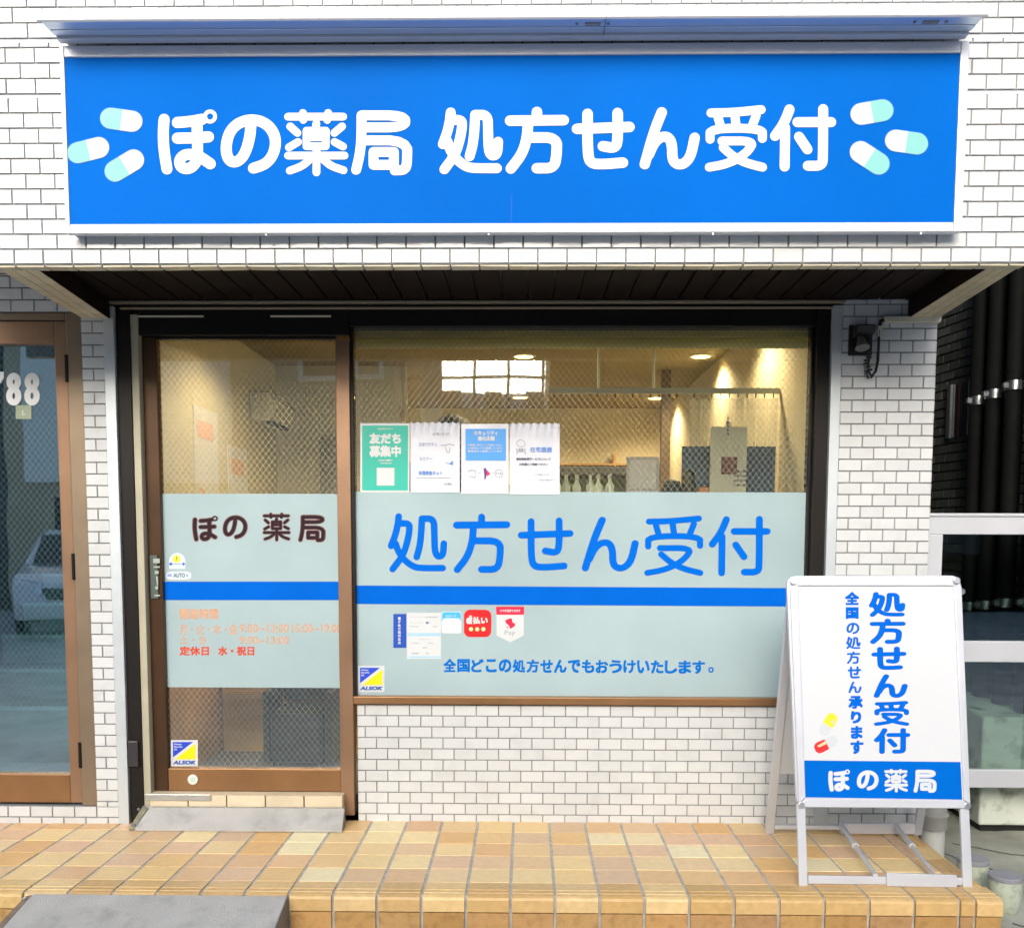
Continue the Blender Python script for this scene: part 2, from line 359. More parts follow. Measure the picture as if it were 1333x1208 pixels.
def text2d(s, shear=0.):
    key = (s, shear)
    if key in _tc: return _tc[key]
    cu = bpy.data.curves.new('t', 'FONT'); cu.body = s; cu.size = 1; cu.resolution_u = 3; cu.shear = shear
    o = bpy.data.objects.new('t', cu); COL.objects.link(o)
    dg = bpy.context.evaluated_depsgraph_get(); dg.update(); me = o.evaluated_get(dg).to_mesh()
    V = [(v.co.x, v.co.y) for v in me.vertices]; Fc = [tuple(p.vertices) for p in me.polygons]
    o.evaluated_get(dg).to_mesh_clear(); bpy.data.objects.remove(o); bpy.data.curves.remove(cu)
    sz = (1, 1)
    if V:
        a = np.array(V); lo = a.min(0); hi = a.max(0); sz = tuple(np.maximum(hi - lo, 1e-6)); a = (a - lo) / np.array(sz); V = [tuple(p) for p in a]
    _tc[key] = (V, Fc, sz); return _tc[key]
class Flat:
    """flat print laid on a plane; boxes are given by their corners in the photograph and land on the real surface"""
    def __init__(s, plane, off=.0015): s.plane = plane; s.off = off; s.mb = MB()
    def corners(s, x0, y0, x1, y1):
        n = s.plane[1].normalized() * s.off
        return hit(x0, y1, s.plane) + n, hit(x1, y1, s.plane) + n, hit(x0, y0, s.plane) + n
    def put(s, vf, x0, y0, x1, y1):
        O, A, B = s.corners(x0, y0, x1, y1); a = A - O; b = B - O
        s.mb.add([O + a * p[0] + b * p[1] for p in vf[0]], vf[1])
    def rect(s, x0, y0, x1, y1): s.put(([(0, 0), (1, 0), (1, 1), (0, 1)], [(0, 1, 2, 3)]), x0, y0, x1, y1)
    def rrect(s, x0, y0, x1, y1, r=.2, n=6):
        p = []
        for cx, cy, a0 in ((1 - r, r, -90), (1 - r, 1 - r, 0), (r, 1 - r, 90), (r, r, 180)):
            p += [(cx + r * math.cos(R(a0 + 90 * k / n)), cy + r * math.sin(R(a0 + 90 * k / n))) for k in range(n + 1)]
        s.put((p, [tuple(range(len(p)))]), x0, y0, x1, y1)
    def disc(s, cx, cy, r, n=20, ry=None):
        ry = ry or r
        s.put(([(.5 + .5 * math.cos(2 * math.pi * k / n), .5 + .5 * math.sin(2 * math.pi * k / n)) for k in range(n)], [tuple(range(n))]), cx - r, cy - ry, cx + r, cy + ry)
    def poly(s, pts):
        n = s.plane[1].normalized() * s.off; s.mb.add([hit(x, y, s.plane) + n for x, y in pts], [tuple(range(len(pts)))])
    def line(s, pts, w):
        for i in range(len(pts) - 1):
            (a, b), (c, d) = pts[i], pts[i + 1]; L_ = math.hypot(c - a, d - b) or 1; nx, ny = -(d - b) / L_ * w / 2, (c - a) / L_ * w / 2
            s.poly([(a + nx, b + ny), (c + nx, d + ny), (c - nx, d - ny), (a - nx, b - ny)])
    def text(s, t, x0, y0, x1, y1, offset=.0, shear=0.):
        V, Fc, sz = text2d(t, shear); O, A, B = s.corners(x0, y0, x1, y1); a = A - O; b = B - O; n = s.plane[1].normalized()
        dx, dy = offset * 1.5 / sz[0], offset * 1.5 / sz[1]; kx, ky = 1 - 2 * dx, 1 - 2 * dy
        sh = [(0, 0)] if offset <= 0 else [(0, 0), (-1, -1), (1, 1), (-1, 1), (1, -1), (1, 0), (-1, 0), (0, 1), (0, -1)]
        for k, (p, q) in enumerate(sh):
            s.mb.add([O + a * (dx + v[0] * kx + p * dx) + b * (dy + v[1] * ky + q * dy) + n * (k * .00003) for v in V], Fc)
    def glyphs(s, items, weight=1.):
        for ch, x0, y0, x1, y1 in items: s.put(glyph(ch, weight), x0, y0, x1, y1)
    def build(s, name, m, parent=None): return s.mb.build(name, m, parent)

# ------------------------------------------------------------------ tiled walls (every tile is modelled)
def clip_rects(u0, u1, v0, v1, holes):
    for h in holes:
        if u0 >= h[0] - 1e-6 and u1 <= h[1] + 1e-6 and v0 >= h[2] - 1e-6 and v1 <= h[3] + 1e-6: return []
    return [(u0, u1, v0, v1)]
def tiles(name, O, eu, ev, en, U0, U1, V0, V1, parent, ph_u=0., ph_v=0., tw=.1, th=.05, j=.0055, prouds=.006, odd=None, mats=None, holes=(), back=.03, shift=.5, tilt=.0009, bev=.0011):
    """running bond; O + u*eu + v*ev lies on the grout, tiles stand proud along en"""
    O = Vector(O); eu = Vector(eu); ev = Vector(ev); en = Vector(en); m = MB(); rnd = random.Random(hash(name) % 1000 if False else len(name) * 37)
    def P(u, v, n): return O + eu * u + ev * v + en * n
    m.m = 1
    m.hexa([P(U0, V0, -back), P(U1, V0, -back), P(U1, V1, -back), P(U0, V1, -back), P(U0, V0, 0), P(U1, V0, 0), P(U1, V1, 0), P(U0, V1, 0)])
    m.m = 0
    r0 = math.floor((V0 - ph_v) / th); r1 = math.ceil((V1 - ph_v) / th)
    for r in range(r0, r1):
        va = max(V0, ph_v + r * th + j / 2); vb = min(V1, ph_v + (r + 1) * th - j / 2)
        if vb - va < .004: continue
        su = ph_u + (shift * tw if (r % 2) else 0)
        c0 = math.floor((U0 - su) / tw); c1 = math.ceil((U1 - su) / tw)
        for c in range(c0, c1):
            ua = max(U0, su + c * tw + j / 2); ub = min(U1, su + (c + 1) * tw - j / 2)
            if ub - ua < .004: continue
            if any(ua < h[1] and ub > h[0] and va < h[3] and vb > h[2] for h in holes): continue
            t = [prouds + rnd.uniform(-tilt, tilt) for _ in range(4)]; b = bev
            m.add([P(ua, va, -.001), P(ub, va, -.001), P(ub, vb, -.001), P(ua, vb, -.001),
                   P(ua, va, t[0] - b), P(ub, va, t[1] - b), P(ub, vb, t[2] - b), P(ua, vb, t[3] - b),
                   P(ua + b, va + b, t[0]), P(ub - b, va + b, t[1]), P(ub - b, vb - b, t[2]), P(ua + b, vb - b, t[3])],
                  [(0, 1, 5, 4), (1, 2, 6, 5), (2, 3, 7, 6), (3, 0, 4, 7), (4, 5, 9, 8), (5, 6, 10, 9), (6, 7, 11, 10), (7, 4, 8, 11), (8, 9, 10, 11)])
    return m.build(name, mats or [WHITE_TILE, GROUT], parent)
EX, EZ, FR = (1, 0, 0), (0, 0, 1), (0, -1, 0)

# ================================================================== GROUND
m = MB(); m.box((-40, -60, -.45), (60, 40, -.14)); struct(m.build('street', PALE_STREET))
m = MB(); m.box((-30, -1.6, -.139), (1.74, -.80, -.135)); struct(m.build('kerb_strip', PALE_CONC))
m = MB()
nx, ny = 26, 30; vs_ = []; rn = random.Random(3)
for a in range(nx + 1):
    for b in range(ny + 1):
        x = 1.70 + a * .09; y = -1.6 + b * .13
        vs_.append((x, y, -.128 + .004 * math.sin(x * 5 + y * 3) + rn.uniform(0, .0035) + (.0 if y < 0 else .004)))
m.add(vs_, [(a * (ny + 1) + b, (a + 1) * (ny + 1) + b, (a + 1) * (ny + 1) + b + 1, a * (ny + 1) + b + 1) for a in range(nx) for b in range(ny)])
struct(m.build('alley_path', CONCRETE, smooth=True))
# cracks and slab joints in the alley
m = MB(); rn = random.Random(5)
for pts in ([(1.86, .05), (1.95, -.12), (2.02, -.2), (2.16, -.42), (2.3, -.6)], [(1.98, .18), (2.2, .02), (2.5, -.1)], [(1.78, -.75), (1.95, -.82), (2.2, -.9)]):
    fine = []
    for i in range(len(pts) - 1):
        for k in range(6): t_ = k / 6; fine.append((pts[i][0] + (pts[i+1][0] - pts[i][0]) * t_ + rn.uniform(-.008, .008), pts[i][1] + (pts[i+1][1] - pts[i][1]) * t_ + rn.uniform(-.012, .012)))
    for i in range(len(fine) - 1): m.bar(Vector((*fine[i], -.1225)), Vector((*fine[i + 1], -.1225)), .0035, .003)
struct(m.build('path_crack', mat('crack', (.09, .09, .08), .9)))

# ================================================================== BUILDING
B = thing('pharmacy_building', 'white tiled shopfront building with projecting canopy wall over pharmacy entrance', 'building')
cY = -.81
# upper projecting wall in three bands between sealant joints
X0, X1 = -2.6, 1.69
tiles('upper_wall', (0, cY, 0), EX, EZ, FR, X0, X1, 2.212, 2.762, B, ph_u=-1.5151 - .05 + .05, ph_v=2.2130 - .05)
tiles('upper_wall', (0, cY, 0), EX, EZ, FR, X0, X1, 2.772, 2.942, B, ph_u=-1.47, ph_v=2.775)
tiles('upper_wall', (0, cY, 0), EX, EZ, FR, X0, X1, 2.952, 3.5, B, ph_u=-1.49, ph_v=2.955)
m = MB(); m.box((X0, cY - .003, 2.762), (X1, cY + .03, 2.772)); m.box((X0, cY - .003, 2.942), (X1, cY + .03, 2.952))
m.build('sealant_joint', mat('blue_grey_sealant', (.55, .62, .70), .6), B)
# return of the canopy wall, its underside lip and roof mass above
m = MB(); m.box((X0, cY + .031, 2.42), (X1, -.002, 3.5)); m.build('canopy_body', GROUT, B)
tiles('canopy_lip', (0, 0, 2.211), EX, (0, 1, 0), (0, 0, -1), X0, X1, cY + .002, cY + .052, B, ph_u=-1.565, ph_v=cY, back=.21, mats=[mat('lip_tile', (.50, .46, .34), .4, island=.06, var=.1), GROUT])
SOFT = mat('cream_soffit_tile', (.56, .49, .33), .4, island=.08, var=.1, dirt=.2)
def beam(xa0, xb0, xa1, xb1, nm):
    # hanging beam: front (Y -.757) from xa0..xb0, back (Y 0) from xa1..xb1; tiled underside
    m = MB(); z = 2.214
    m.m = 1
    m.hexa([(xa0, cY + .053, z), (xb0, cY + .053, z), (xb1, .0, z), (xa1, .0, z), (xa0, cY + .053, 2.425), (xb0, cY + .053, 2.425), (xb1, 0, 2.425), (xa1, 0, 2.425)])
    m.m = 0
    n = 8; nc = 3
    for k in range(n):
        t0 = k / n + .003; t1 = (k + 1) / n - .003
        for c in range(nc):
            s0 = c / nc + .015; s1 = (c + 1) / nc - .015
            def q(s, t):
                a = xa0 + (xa1 - xa0) * t; b = xb0 + (xb1 - xb0) * t; return a + (b - a) * s, cY + .053 + (-.002 - cY - .053) * t
            p = [q(s0, t0), q(s1, t0), q(s1, t1), q(s0, t1)]
            m.hexa([(x, y, z - .005) for x, y in p] + [(x, y, z) for x, y in p])
    m.build(nm, [SOFT, GROUT], B)
beam(-1.850, -1.713, -1.905, -1.792, 'canopy_beam')
for (a_, b_, c_, d_) in ((-1.7125, -1.709, -1.7915, -1.788), (1.581, 1.5845, 1.611, 1.6145)):
    m = MB(); m.hexa([(a_, cY + .054, 2.2095), (b_, cY + .054, 2.2095), (d_, -.001, 2.2095), (c_, -.001, 2.2095), (a_, cY + .054, 2.285), (b_, cY + .054, 2.285), (d_, -.001, 2.285), (c_, -.001, 2.285)]); m.build('beam_cover', SOFFIT, B)
beam(1.585, 1.689, 1.615, 1.742, 'canopy_beam')
# spandrel soffit: narrow dark boards running to the front
m = MB(); x = -1.80
while x < 1.62:
    m.box((x + .004, cY + .055, 2.286), (min(x + .106, 1.62) - .004, -.003, 2.30)); x += .106
m.build('soffit', SOFFIT, B, bevel=.003)
BX((-1.82, cY + .054, 2.301), (1.63, -.002, 2.33)).build('soffit_backing', BLACK, B)
BX((-2.6, cY + .054, 2.40), (-1.86, -.002, 2.419)).build('soffit', mat('white_soffit', (.6, .6, .56), .8), B)
# wall plane Y=0
tiles('side_wall', (0, .007, 0), EX, EZ, FR, -2.6, -1.817, 2.240, 2.398, B, ph_u=-1.917 + .0, ph_v=2.245 - .005, j=.006)
tiles('side_wall', (0, .007, 0), EX, EZ, FR, -1.917, -1.819, .077, 2.239, B, ph_u=-1.919, ph_v=.0)
tiles('side_wall', (0, .007, 0), EX, EZ, FR, -2.6, -1.819, -.01, .076, B, ph_u=-1.919, ph_v=.027)
tiles('pillar', (0, .007, 0), EX, EZ, FR, 1.337, 1.737, -.01, 2.285, B, ph_u=1.287, ph_v=.0174, back=.30)
tiles('pillar_side', (1.737, 0, 0), (0, 1, 0), EZ, (1, 0, 0), .014, .32, -.14, 2.42, B, ph_u=0, ph_v=.0174)
tiles('window_wall', (0, .077, 0), EX, EZ, FR, -.757, 1.335, -.01, .537, B, ph_u=-.7223 - .05, ph_v=.0316, j=.0045)
BX((-2.6, .037, 2.20), (-1.93, .3, 3.4)).build('inner_wall', GROUT, B)
BX((1.30, .31, -.14), (1.735, 4.8, 3.4)).build('inner_wall', GROUT, B)

# stainless jambs and head of the shop opening
m = MB(); m.box((-1.8185, -.006, .0), (-1.772, .06, 2.262)); m.build('jamb', mat('satin_jamb', (.60, .66, .70), .4, .45, var=.06, vscale=2), B, bevel=.002)
m = MB(); m.box((1.294, -.006, .0), (1.3355, .065, 2.262)); m.build('jamb', mat('satin_jamb', (.60, .66, .70), .4, .45, var=.06, vscale=2), B, bevel=.002)
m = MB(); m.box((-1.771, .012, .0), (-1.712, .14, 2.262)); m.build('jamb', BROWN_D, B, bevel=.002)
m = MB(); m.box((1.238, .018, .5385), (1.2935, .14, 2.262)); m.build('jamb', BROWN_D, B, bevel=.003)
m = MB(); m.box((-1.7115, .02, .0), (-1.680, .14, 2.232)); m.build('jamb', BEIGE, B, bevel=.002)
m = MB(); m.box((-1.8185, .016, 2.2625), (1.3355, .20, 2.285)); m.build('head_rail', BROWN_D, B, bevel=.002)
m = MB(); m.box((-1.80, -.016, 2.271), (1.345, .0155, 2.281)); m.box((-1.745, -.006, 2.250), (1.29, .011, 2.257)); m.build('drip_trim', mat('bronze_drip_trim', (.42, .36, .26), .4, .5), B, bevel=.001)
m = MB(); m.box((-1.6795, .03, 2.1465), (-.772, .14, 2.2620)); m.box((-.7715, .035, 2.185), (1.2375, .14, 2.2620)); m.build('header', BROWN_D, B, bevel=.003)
m = MB(); m.box((-1.679, .022, 2.222), (-1.395, .0295, 2.2285)); m.box((-1.105, .022, 2.222), (-.845, .0295, 2.2285)); m.build('draught_strip', mat('pale_strip', (.6, .58, .5), .5), B)
BX((-1.768, -.006, .26), (-1.724, .0115, .375)).build('switch_plate', mat('smoky_plate', (.04, .035, .04), .2), B, bevel=.003)

BX((-1.85, .03, 2.2855), (1.36, .143, 3.4)).build('leak_block_wall', GROUT, B)  # hidden wall piece added to stop interior light leaking out above the head rail
# ---- automatic sliding door
GY = .085
door = MB()
def frame(m, x0, x1, z0, z1, l, r, b, t, y0, y1):
    m.box((x0, y0, z0), (x0 + l, y1, z1)); m.box((x1 - r, y0, z0), (x1, y1, z1))
    m.box((x0 + l, y0, z0), (x1 - r, y1, z0 + b)); m.box((x0 + l, y0, z1 - t), (x1 - r, y1, z1))
D = bpy.data.objects.new('sliding_door', None); COL.objects.link(D); D.parent = B
m = MB(); m.box((-1.6790, .06, .134), (-1.6165, .105, 2.145)); m.build('door_stile', mat('dark_brown_stile', (.075, .038, .018), .35, .5, var=.2, vscale=3), D, bevel=.003)
m = MB(); m.box((-.8320, .05, .03), (-.7715, .110, 2.13)); m.build('door_stile', BROWN_L, D, bevel=.003)
m = MB(); m.box((-1.6160, .062, .134), (-.8325, .103, .237)); m.build('bottom_rail', BROWN, D, bevel=.003)
m = MB(); m.box((-1.6160, .062, 2.137), (-.8325, .103, 2.146)); m.build('top_rail', BROWN_D, D, bevel=.002)
BX((-1.6165, GY, .237), (-.832, GY + .005, 2.137)).build('glass', GLASS, D)
PF = PY(GY + .0075)   # film sits behind the glass
BX((-1.6160, GY - .0007, .604), (-.8325, GY - .0001, 1.470)).build('frosted_film', FILM, D)
PS = PY(GY - .001)
f = Flat(PS, .0008); f.rect(210, 757, 447, 781); f.build('blue_stripe', BLUE_F, D)
its = [('ぽ', 251, 672, 283, 704), ('の', 290.5, 671, 322, 701), ('薬', 342.7, 668, 377.6, 704), ('局', 389, 671, 423, 705)]
f = Flat(PS, .0008); f.glyphs([(c, a - 1.1, b - 1.1, x + 1.1, y + 1.1) for c, a, b, x, y in its], 1.12); f.build('lettering', RUST, D)
f = Flat(PS, .0016); f.glyphs(its, .80); f.build('lettering', MAROON, D)
f = Flat(PS, .0008)
f.text('開局時間', 234, 792, 284, 806, .02)
f.text('月・火・木・金', 234, 812, 309, 826, .010); f.text('9:00~13:00', 312, 812, 376, 823, .008); f.text('15:00~19:00', 380, 812, 445, 823, .008)
f.text('土・日', 234, 828, 268, 838, .010); f.text('9:00~13:00', 312, 828, 376, 838, .008)
f.build('lettering', TAN, D)
f = Flat(PS, .0008); f.text('定休日', 234, 841, 272, 853, .022); f.text('水・祝日', 284, 841, 331, 853, .022); f.build('lettering', REDORANGE, D)
# handle label, round button on the bottom rail
m = MB(); m.box((-1.668, .050, 1.005), (-1.634, .0598, 1.198)); hd = m.build('touch_switch', mat('grey_switch', (.07, .10, .09), .5), D, bevel=.003)
f = Flat(PY(.0498), .0006); f.rect(199.5, 727, 208, 733); f.rect(200, 737, 208, 739); f.rect(201.5, 743, 206.5, 747); f.poly([(203, 750), (205.5, 750), (206, 762), (204.5, 762)]); f.disc(204, 765, 2.2); f.rect(201, 774, 208.5, 776)
f.build('switch_marking', mat('pale_marking', (.34, .42, .37), .5), hd)
m = MB(); m.cyl((-1.503, .0619, .188), (-1.503, .054, .188), .0235, 28); bt = m.build('round_badge', mat('white_badge', (.75, .72, .68), .4), D, bevel=.002)
m = MB(); m.cyl((-1.503, .0539, .188), (-1.503, .0525, .188), .012, 20); m.build('badge_mark', mat('pale_green_mark', (.5, .66, .58), .5), bt)
# threshold
m = MB(); 
for i in range(5): m.box((-1.676 + i * .173, -.004, .080), (-1.676 + (i + 1) * .173 - .005, .06, .1325))
m.build('threshold', THRESH, B, bevel=.002)
BX((-1.71, .0, .0), (-.815, .058, .0795)).build('threshold_base', MORTAR, B)
BX((-1.70, -.0055, .1332), (-.833, .059, .1338)).build('threshold_cap', THRESH, B)
BX((-1.692, -.012, .110), (-1.40, -.0045, .1375)).build('threshold_plate', STEEL, B, bevel=.001)

# ---- shop window
W = bpy.data.objects.new('shop_window', None); COL.objects.link(W); W.parent = B
m = MB(); m.box((-.7712, .045, .5385), (1.2375, .13, .572)); m.build('sill', BROWN, W, bevel=.003)
m = MB(); m.box((-.7712, .06, .5722), (-.757, .12, 2.1848)); m.build('window_frame', BROWN_D, W, bevel=.002); m = MB(); m.box((1.2265, .06, .5722), (1.2378, .12, 2.1848)); m.build('window_frame', BROWN_D, W, bevel=.002)
BX((-.7568, GY, .5724), (1.2263, GY + .005, 2.1845)).build('glass', GLASS, W)
BX((-.7566, GY - .0007, .5724), (1.2262, GY - .0001, 1.480)).build('frosted_film', FILM, W)
f = Flat(PS, .0008); n_ = PS[1] * .0008
f.mb.add([hit(463, 786, PS) + n_, hit(1049, 789.5, PS) + n_, hit(1049, 765.5, PS) + n_, hit(463, 762, PS) + n_], [(0, 1, 2, 3)]); f.build('blue_stripe', BLUE_F, W)
f = Flat(PS, .0008)
f.glyphs([('処', 504.8, 668, 582, 745), ('方', 589.6, 668.5, 664, 746), ('せ', 674, 673.5, 746.5, 743), ('ん', 757, 672.5, 831.5, 744), ('受', 838.5, 671, 915.7, 749.5), ('付', 922.5, 671.5, 1003, 750)], .74)
f.build('lettering', mat('sky_lettering_film', (.0, .135, .66), .5, spec=.04), W)
f = Flat(PS, .0008); xs = 577.0; sline = '全国どこの処方せんでもおうけいたします'
for i, ch in enumerate(sline):
    small = ch in 'こ'; f.text(ch, xs + (1.5 if small else .3), 857.5 + .12 * i, xs + 16.6 - (1 if small else 0), 874.5 + .12 * i, .022); xs += 18.0
f.text('。', 922, 868, 929, 875.5, .01)
f.build('lettering', mat('small_sky_lettering', (.0, .15, .58), .5, spec=.04), W)

# ---- neighbouring stair door
N_ = bpy.data.objects.new('stair_door', None); COL.objects.link(N_); N_.parent = B
m = MB(); m.box((-1.9895, .012, .0765), (-1.9185, .10, 2.2385)); m.box((-2.6, .012, 2.208), (-1.990, .10, 2.2385)); m.build('door_frame', mat('bronze_outer_frame', (.25, .19, .13), .4, .5, var=.1), N_, bevel=.004)
m = MB(); m.box((-2.045, .022, .087), (-1.9915, .075, 2.205)); m.box((-2.55, .022, .087), (-2.4, .075, 2.205)); m.build('door_stile', BROWN_L, N_, bevel=.003)
m = MB(); m.box((-2.3995, .022, .087), (-2.0455, .075, .2165)); m.build('bottom_rail', BROWN, N_, bevel=.003)
m = MB(); m.box((-2.3995, .022, 2.107), (-2.0455, .075, 2.205)); m.build('top_rail', BROWN_L, N_, bevel=.003)
BX((-2.3995, .048, .2168), (-2.0455, .053, 2.1068)).build('glass', GLASS_L, N_)
for z0 in (1.945, 1.09, .25):
    m = MB(); m.cyl((-1.9905, .012, z0), (-1.9905, .012, z0 + .115), .0075, 12); m.cyl((-1.9905, .012, z0 + .054), (-1.9905, .012, z0 + .058), .0085, 12); m.build('hinge', BROWN_D, N_)
PN = PY(.047); f = Flat(PN, .0008)
def eight(x0, y0, x1, y1, ww):
    h = (y1 - y0); xc = (x0 + x1) / 2; r = (x1 - x0 - ww) / 2; pr = []
    for yc in (y0 + h * .27, y0 + h * .72):
        rr = r * (1.0 if yc > y0 + h * .5 else .93); ry = h * (.245 if yc > y0 + h * .5 else .225) - ww * .2
        c = [(xc + rr * math.cos(t * math.pi / 10), yc + ry * math.sin(t * math.pi / 10)) for t in range(21)]
        pr += [capsule(c[i], c[i + 1], ww / 2, 5) for i in range(20)]
    V = []; Fc = []
    for q in pr: Fc.append(list(range(len(V), len(V) + len(q)))); V += [Vector(p) for p in q]
    rs = geometry.delaunay_2d_cdt(V, [], Fc, 0, 1e-3, True)
    n = PN[1] * .0008
    f.mb.add([hit(p.x, p.y, PN) + n for p in rs[0]], [tuple(q) for q, o_ in zip(rs[2], rs[5]) if len(o_)])
eight(8, 486, 28, 527, 8.2); eight(31.5, 486, 52, 527, 8.2)
f.poly([(-2, 484), (5, 484), (5, 492), (1, 499), (-2, 499)])
f.build('lettering', mat('bright_white_film', (.85, .88, .88), .5), N_)
f = Flat(PN, .0008); f.rect(20.5, 527.5, 41, 545.5); f.build('small_notice', mat('pale_green_notice', (.35, .42, .30), .6), N_)
f = Flat(PN, .0014); f.rect(29, 534, 30.5, 541); f.rect(31, 539, 33, 540.5); f.build('lettering', WHITE_P, N_)
# stairwell behind it
m = MB()
for k in range(9): m.box((-3.3, 1.24 + .27 * k, .12 + .18 * k), (-1.94, 1.24 + .27 * (k + 1), .30 + .18 * k))
m.build('staircase', TEALSTEP, B, bevel=.004)
m = MB()
for k in range(9): m.box((-3.3, 1.232 + .27 * k, .283 + .18 * k), (-1.94, 1.262 + .27 * k, .3035 + .18 * k))
m.build('stair_nosing', mat('pale_stair_nosing', (.85, .9, .88), .5), B)
BX((-3.3, .1, .05), (-1.94, 1.2395, .12)).build('stairwell_floor', TEALSTEP, B)
m = MB(); m.box((-3.36, .1, .0), (-3.302, 3.8, 3.4)); m.box((-1.938, .06, .0), (-1.80, 4.8, 2.62)); m.box((-3.3, 3.72, 0), (-1.94, 3.78, 3.4)); m.build('stairwell_wall', mat('stairwell_wall', (.10, .15, .17), .8), B)

# ---- interior of the pharmacy
m = MB(); m.box((-1.796, .145, .02), (1.60, 4.7, .10)); m.build('interior_floor', INT_FLOOR, B)
m = MB()
for i in range(9): m.box((-1.79 + i * .38, .146, .1005), (-1.79 + i * .38 + .372, 1.2, .104))
m.build('floor_tiles', mat('charcoal_floor_tile', (.10, .12, .15), .4, island=.2, var=.2), B)
m = MB(); m.box((-1.798, .142, 2.43), (1.60, 4.75, 2.50)); m.build('interior_ceiling', INT_CEIL, B)
m = MB(); m.box((-1.797, .15, .105), (-1.70, 4.7, 2.429)); m.build('interior_side_wall', INT_WALL, B)
m = MB(); m.box((-1.699, 2.4, .105), (-.82, 2.47, 2.429)); m.build('partition_wall', mat('pale_partition', (.66, .67, .62), .7, var=.03), B)
m = MB(); m.box((-1.6995, 4.55, .105), (1.238, 4.65, 2.429)); m.build('back_wall', INT_WALL, B)
m = MB(); m.box((1.2385, .15, .105), (1.2985, 4.7, 2.429)); m.build('interior_side_wall', INT_WALL, B)
m = MB(); m.box((-1.6985, 2.385, .105), (-.83, 2.399, 1.56)); m.box((-1.6985, .16, .105), (-1.688, 2.38, .98)); m.build('wood_dado', WOOD, B)
m = MB(); m.box((-1.69, 4.53, .105), (1.236, 4.549, 1.75)); m.build('wood_dado', WOOD, B)
for (x, y) in ((-1.175, 3.01), (-1.191, 3.839), (-.021, 2.036), (-.058, 3.836), (1.10, 2.038), (1.06, 3.877), (-1.15, .85), (-.02, .85), (1.0, .85)):  # last three are out of view, added to brighten the front of the room
    dl = bpy.data.objects.new('downlight', None); COL.objects.link(dl); dl.parent = B
    m = MB(); m.cyl((x, y, 2.4295), (x, y, 2.421), .058, 28); m.build('lamp_face', LAMPGLOW, dl)
    m = MB(); m.lathe((x, y, 2.4296), [(.059, 0), (.075, 0), (.075, -.006), (.060, -.010)], 28, cap=False); m.build('trim_ring', WHITE_P, dl)
    ld = bpy.data.lights.new('downlight_lamp', 'SPOT'); ld.energy = 50 if y > 1 else 42; ld.color = (1, .72, .38); ld.spot_size = R(150); ld.spot_blend = .6; ld.shadow_soft_size = .07
    lo = bpy.data.objects.new('downlight_lamp', ld); COL.objects.link(lo); lo.location = (x, y, 2.41); lo.parent = B

# ================================================================== SIGN
S = thing('signboard', 'large blue illuminated pharmacy signboard with white lettering and capsule drawings', 'signboard', (0, -.81, 2.27))
SF = -.878
m = MB(); m.box((-1.548, -.85, 2.303), (1.437, -.8175, 2.895)); m.build('sign_box', ALU_W, S, bevel=.003)
m = MB()
m.box((-1.556, SF, 2.296), (-1.5405, -.8495, 2.901)); m.box((1.4145, SF, 2.296), (1.443, -.8495, 2.901))
m.box((-1.5403, SF, 2.296), (1.4143, -.8495, 2.327)); m.box((-1.5403, SF, 2.864), (1.4143, -.8495, 2.901))
m.build('sign_frame', ALU_W, S, bevel=.003)
fp = BX((-1.5401, SF + .006, 2.3272), (1.4141, SF + .020, 2.8638)).build('face_panel', BLUE, S)
PP = PY(SF + .005)
its = []
for ch, x0, x1, y0, y1 in (('ぽ', 55, 333, 83, 388), ('の', 349, 636, 103, 384), ('薬', 649, 949, 82, 396), ('局', 963, 1248, 88, 392)):
    its.append((ch, 190 + x0 / 3.603, 120 + y0 / 3.603, 190 + x1 / 3.603, 120 + y1 / 3.603))
for ch, x0, x1, y0, y1 in (('処', 50, 467, 102, 530), ('方', 480, 890, 97, 527), ('せ', 910, 1313, 104, 500)):
    its.append((ch, 560 + x0 / 4.937, 120 + y0 / 4.937, 560 + x1 / 4.937, 120 + y1 / 4.937))
for ch, x0, x1, y0, y1 in (('ん', 60, 432, 96, 483), ('受', 464, 849, 84, 495), ('付', 868, 1276, 77, 495)):
    its.append((ch, 820 + x0 / 4.761, 120 + y0 / 4.761, 820 + x1 / 4.761, 120 + y1 / 4.761))
f = Flat(PP, .001); f.glyphs(its, 1.04); f.build('lettering', WHITE_P, fp)
def capsule_print(cx, cy, L_, Wd, ang, parent, plane, flip=False, cols=(WHITE_P, AQUA), off=.001):
    a = R(ang); ca, sa = math.cos(a), math.sin(a); r = Wd / 2; h = L_ / 2 - r
    def T(u, v): return (cx + u * ca - v * sa, cy + u * sa + v * ca)
    def half(sg, rr, hh):
        o = [T(0, -rr * sg), T(sg * hh, -rr * sg)]
        o += [T(sg * (hh + rr * math.sin(math.pi * k / 10)), -sg * rr * math.cos(math.pi * k / 10)) for k in range(1, 10)]
        o += [T(sg * hh, rr * sg), T(0, rr * sg)]; return o
    f = Flat(plane, off * .6); 
    q = [T(-h - (r + .7) * math.sin(math.pi * k / 12), (r + .7) * math.cos(math.pi * k / 12)) for k in range(13)] + [T(h + (r + .7) * math.sin(math.pi * k / 12), -(r + .7) * math.cos(math.pi * k / 12)) for k in range(13)]
    f.poly(q); ol = f.build('capsule_print', mat('capsule_outline', (.05, .22, .55), .5), parent)
    f = Flat(plane, off); f.mb.m = 0; f.poly(half(1, r, h)); f.mb.m = 1; f.poly(half(-1, r, h)); f.build('capsule_print', list(cols), parent)
for cx, cy, an, fl in ((158, 156.5, 8, 0), (115, 196, -14, 0), (162, 216, -31, 0)):
    capsule_print(cx, cy, 55, 27, an, fp, PP, cols=(mat('capsule_white', (.52, .57, .66), .5), AQUA))
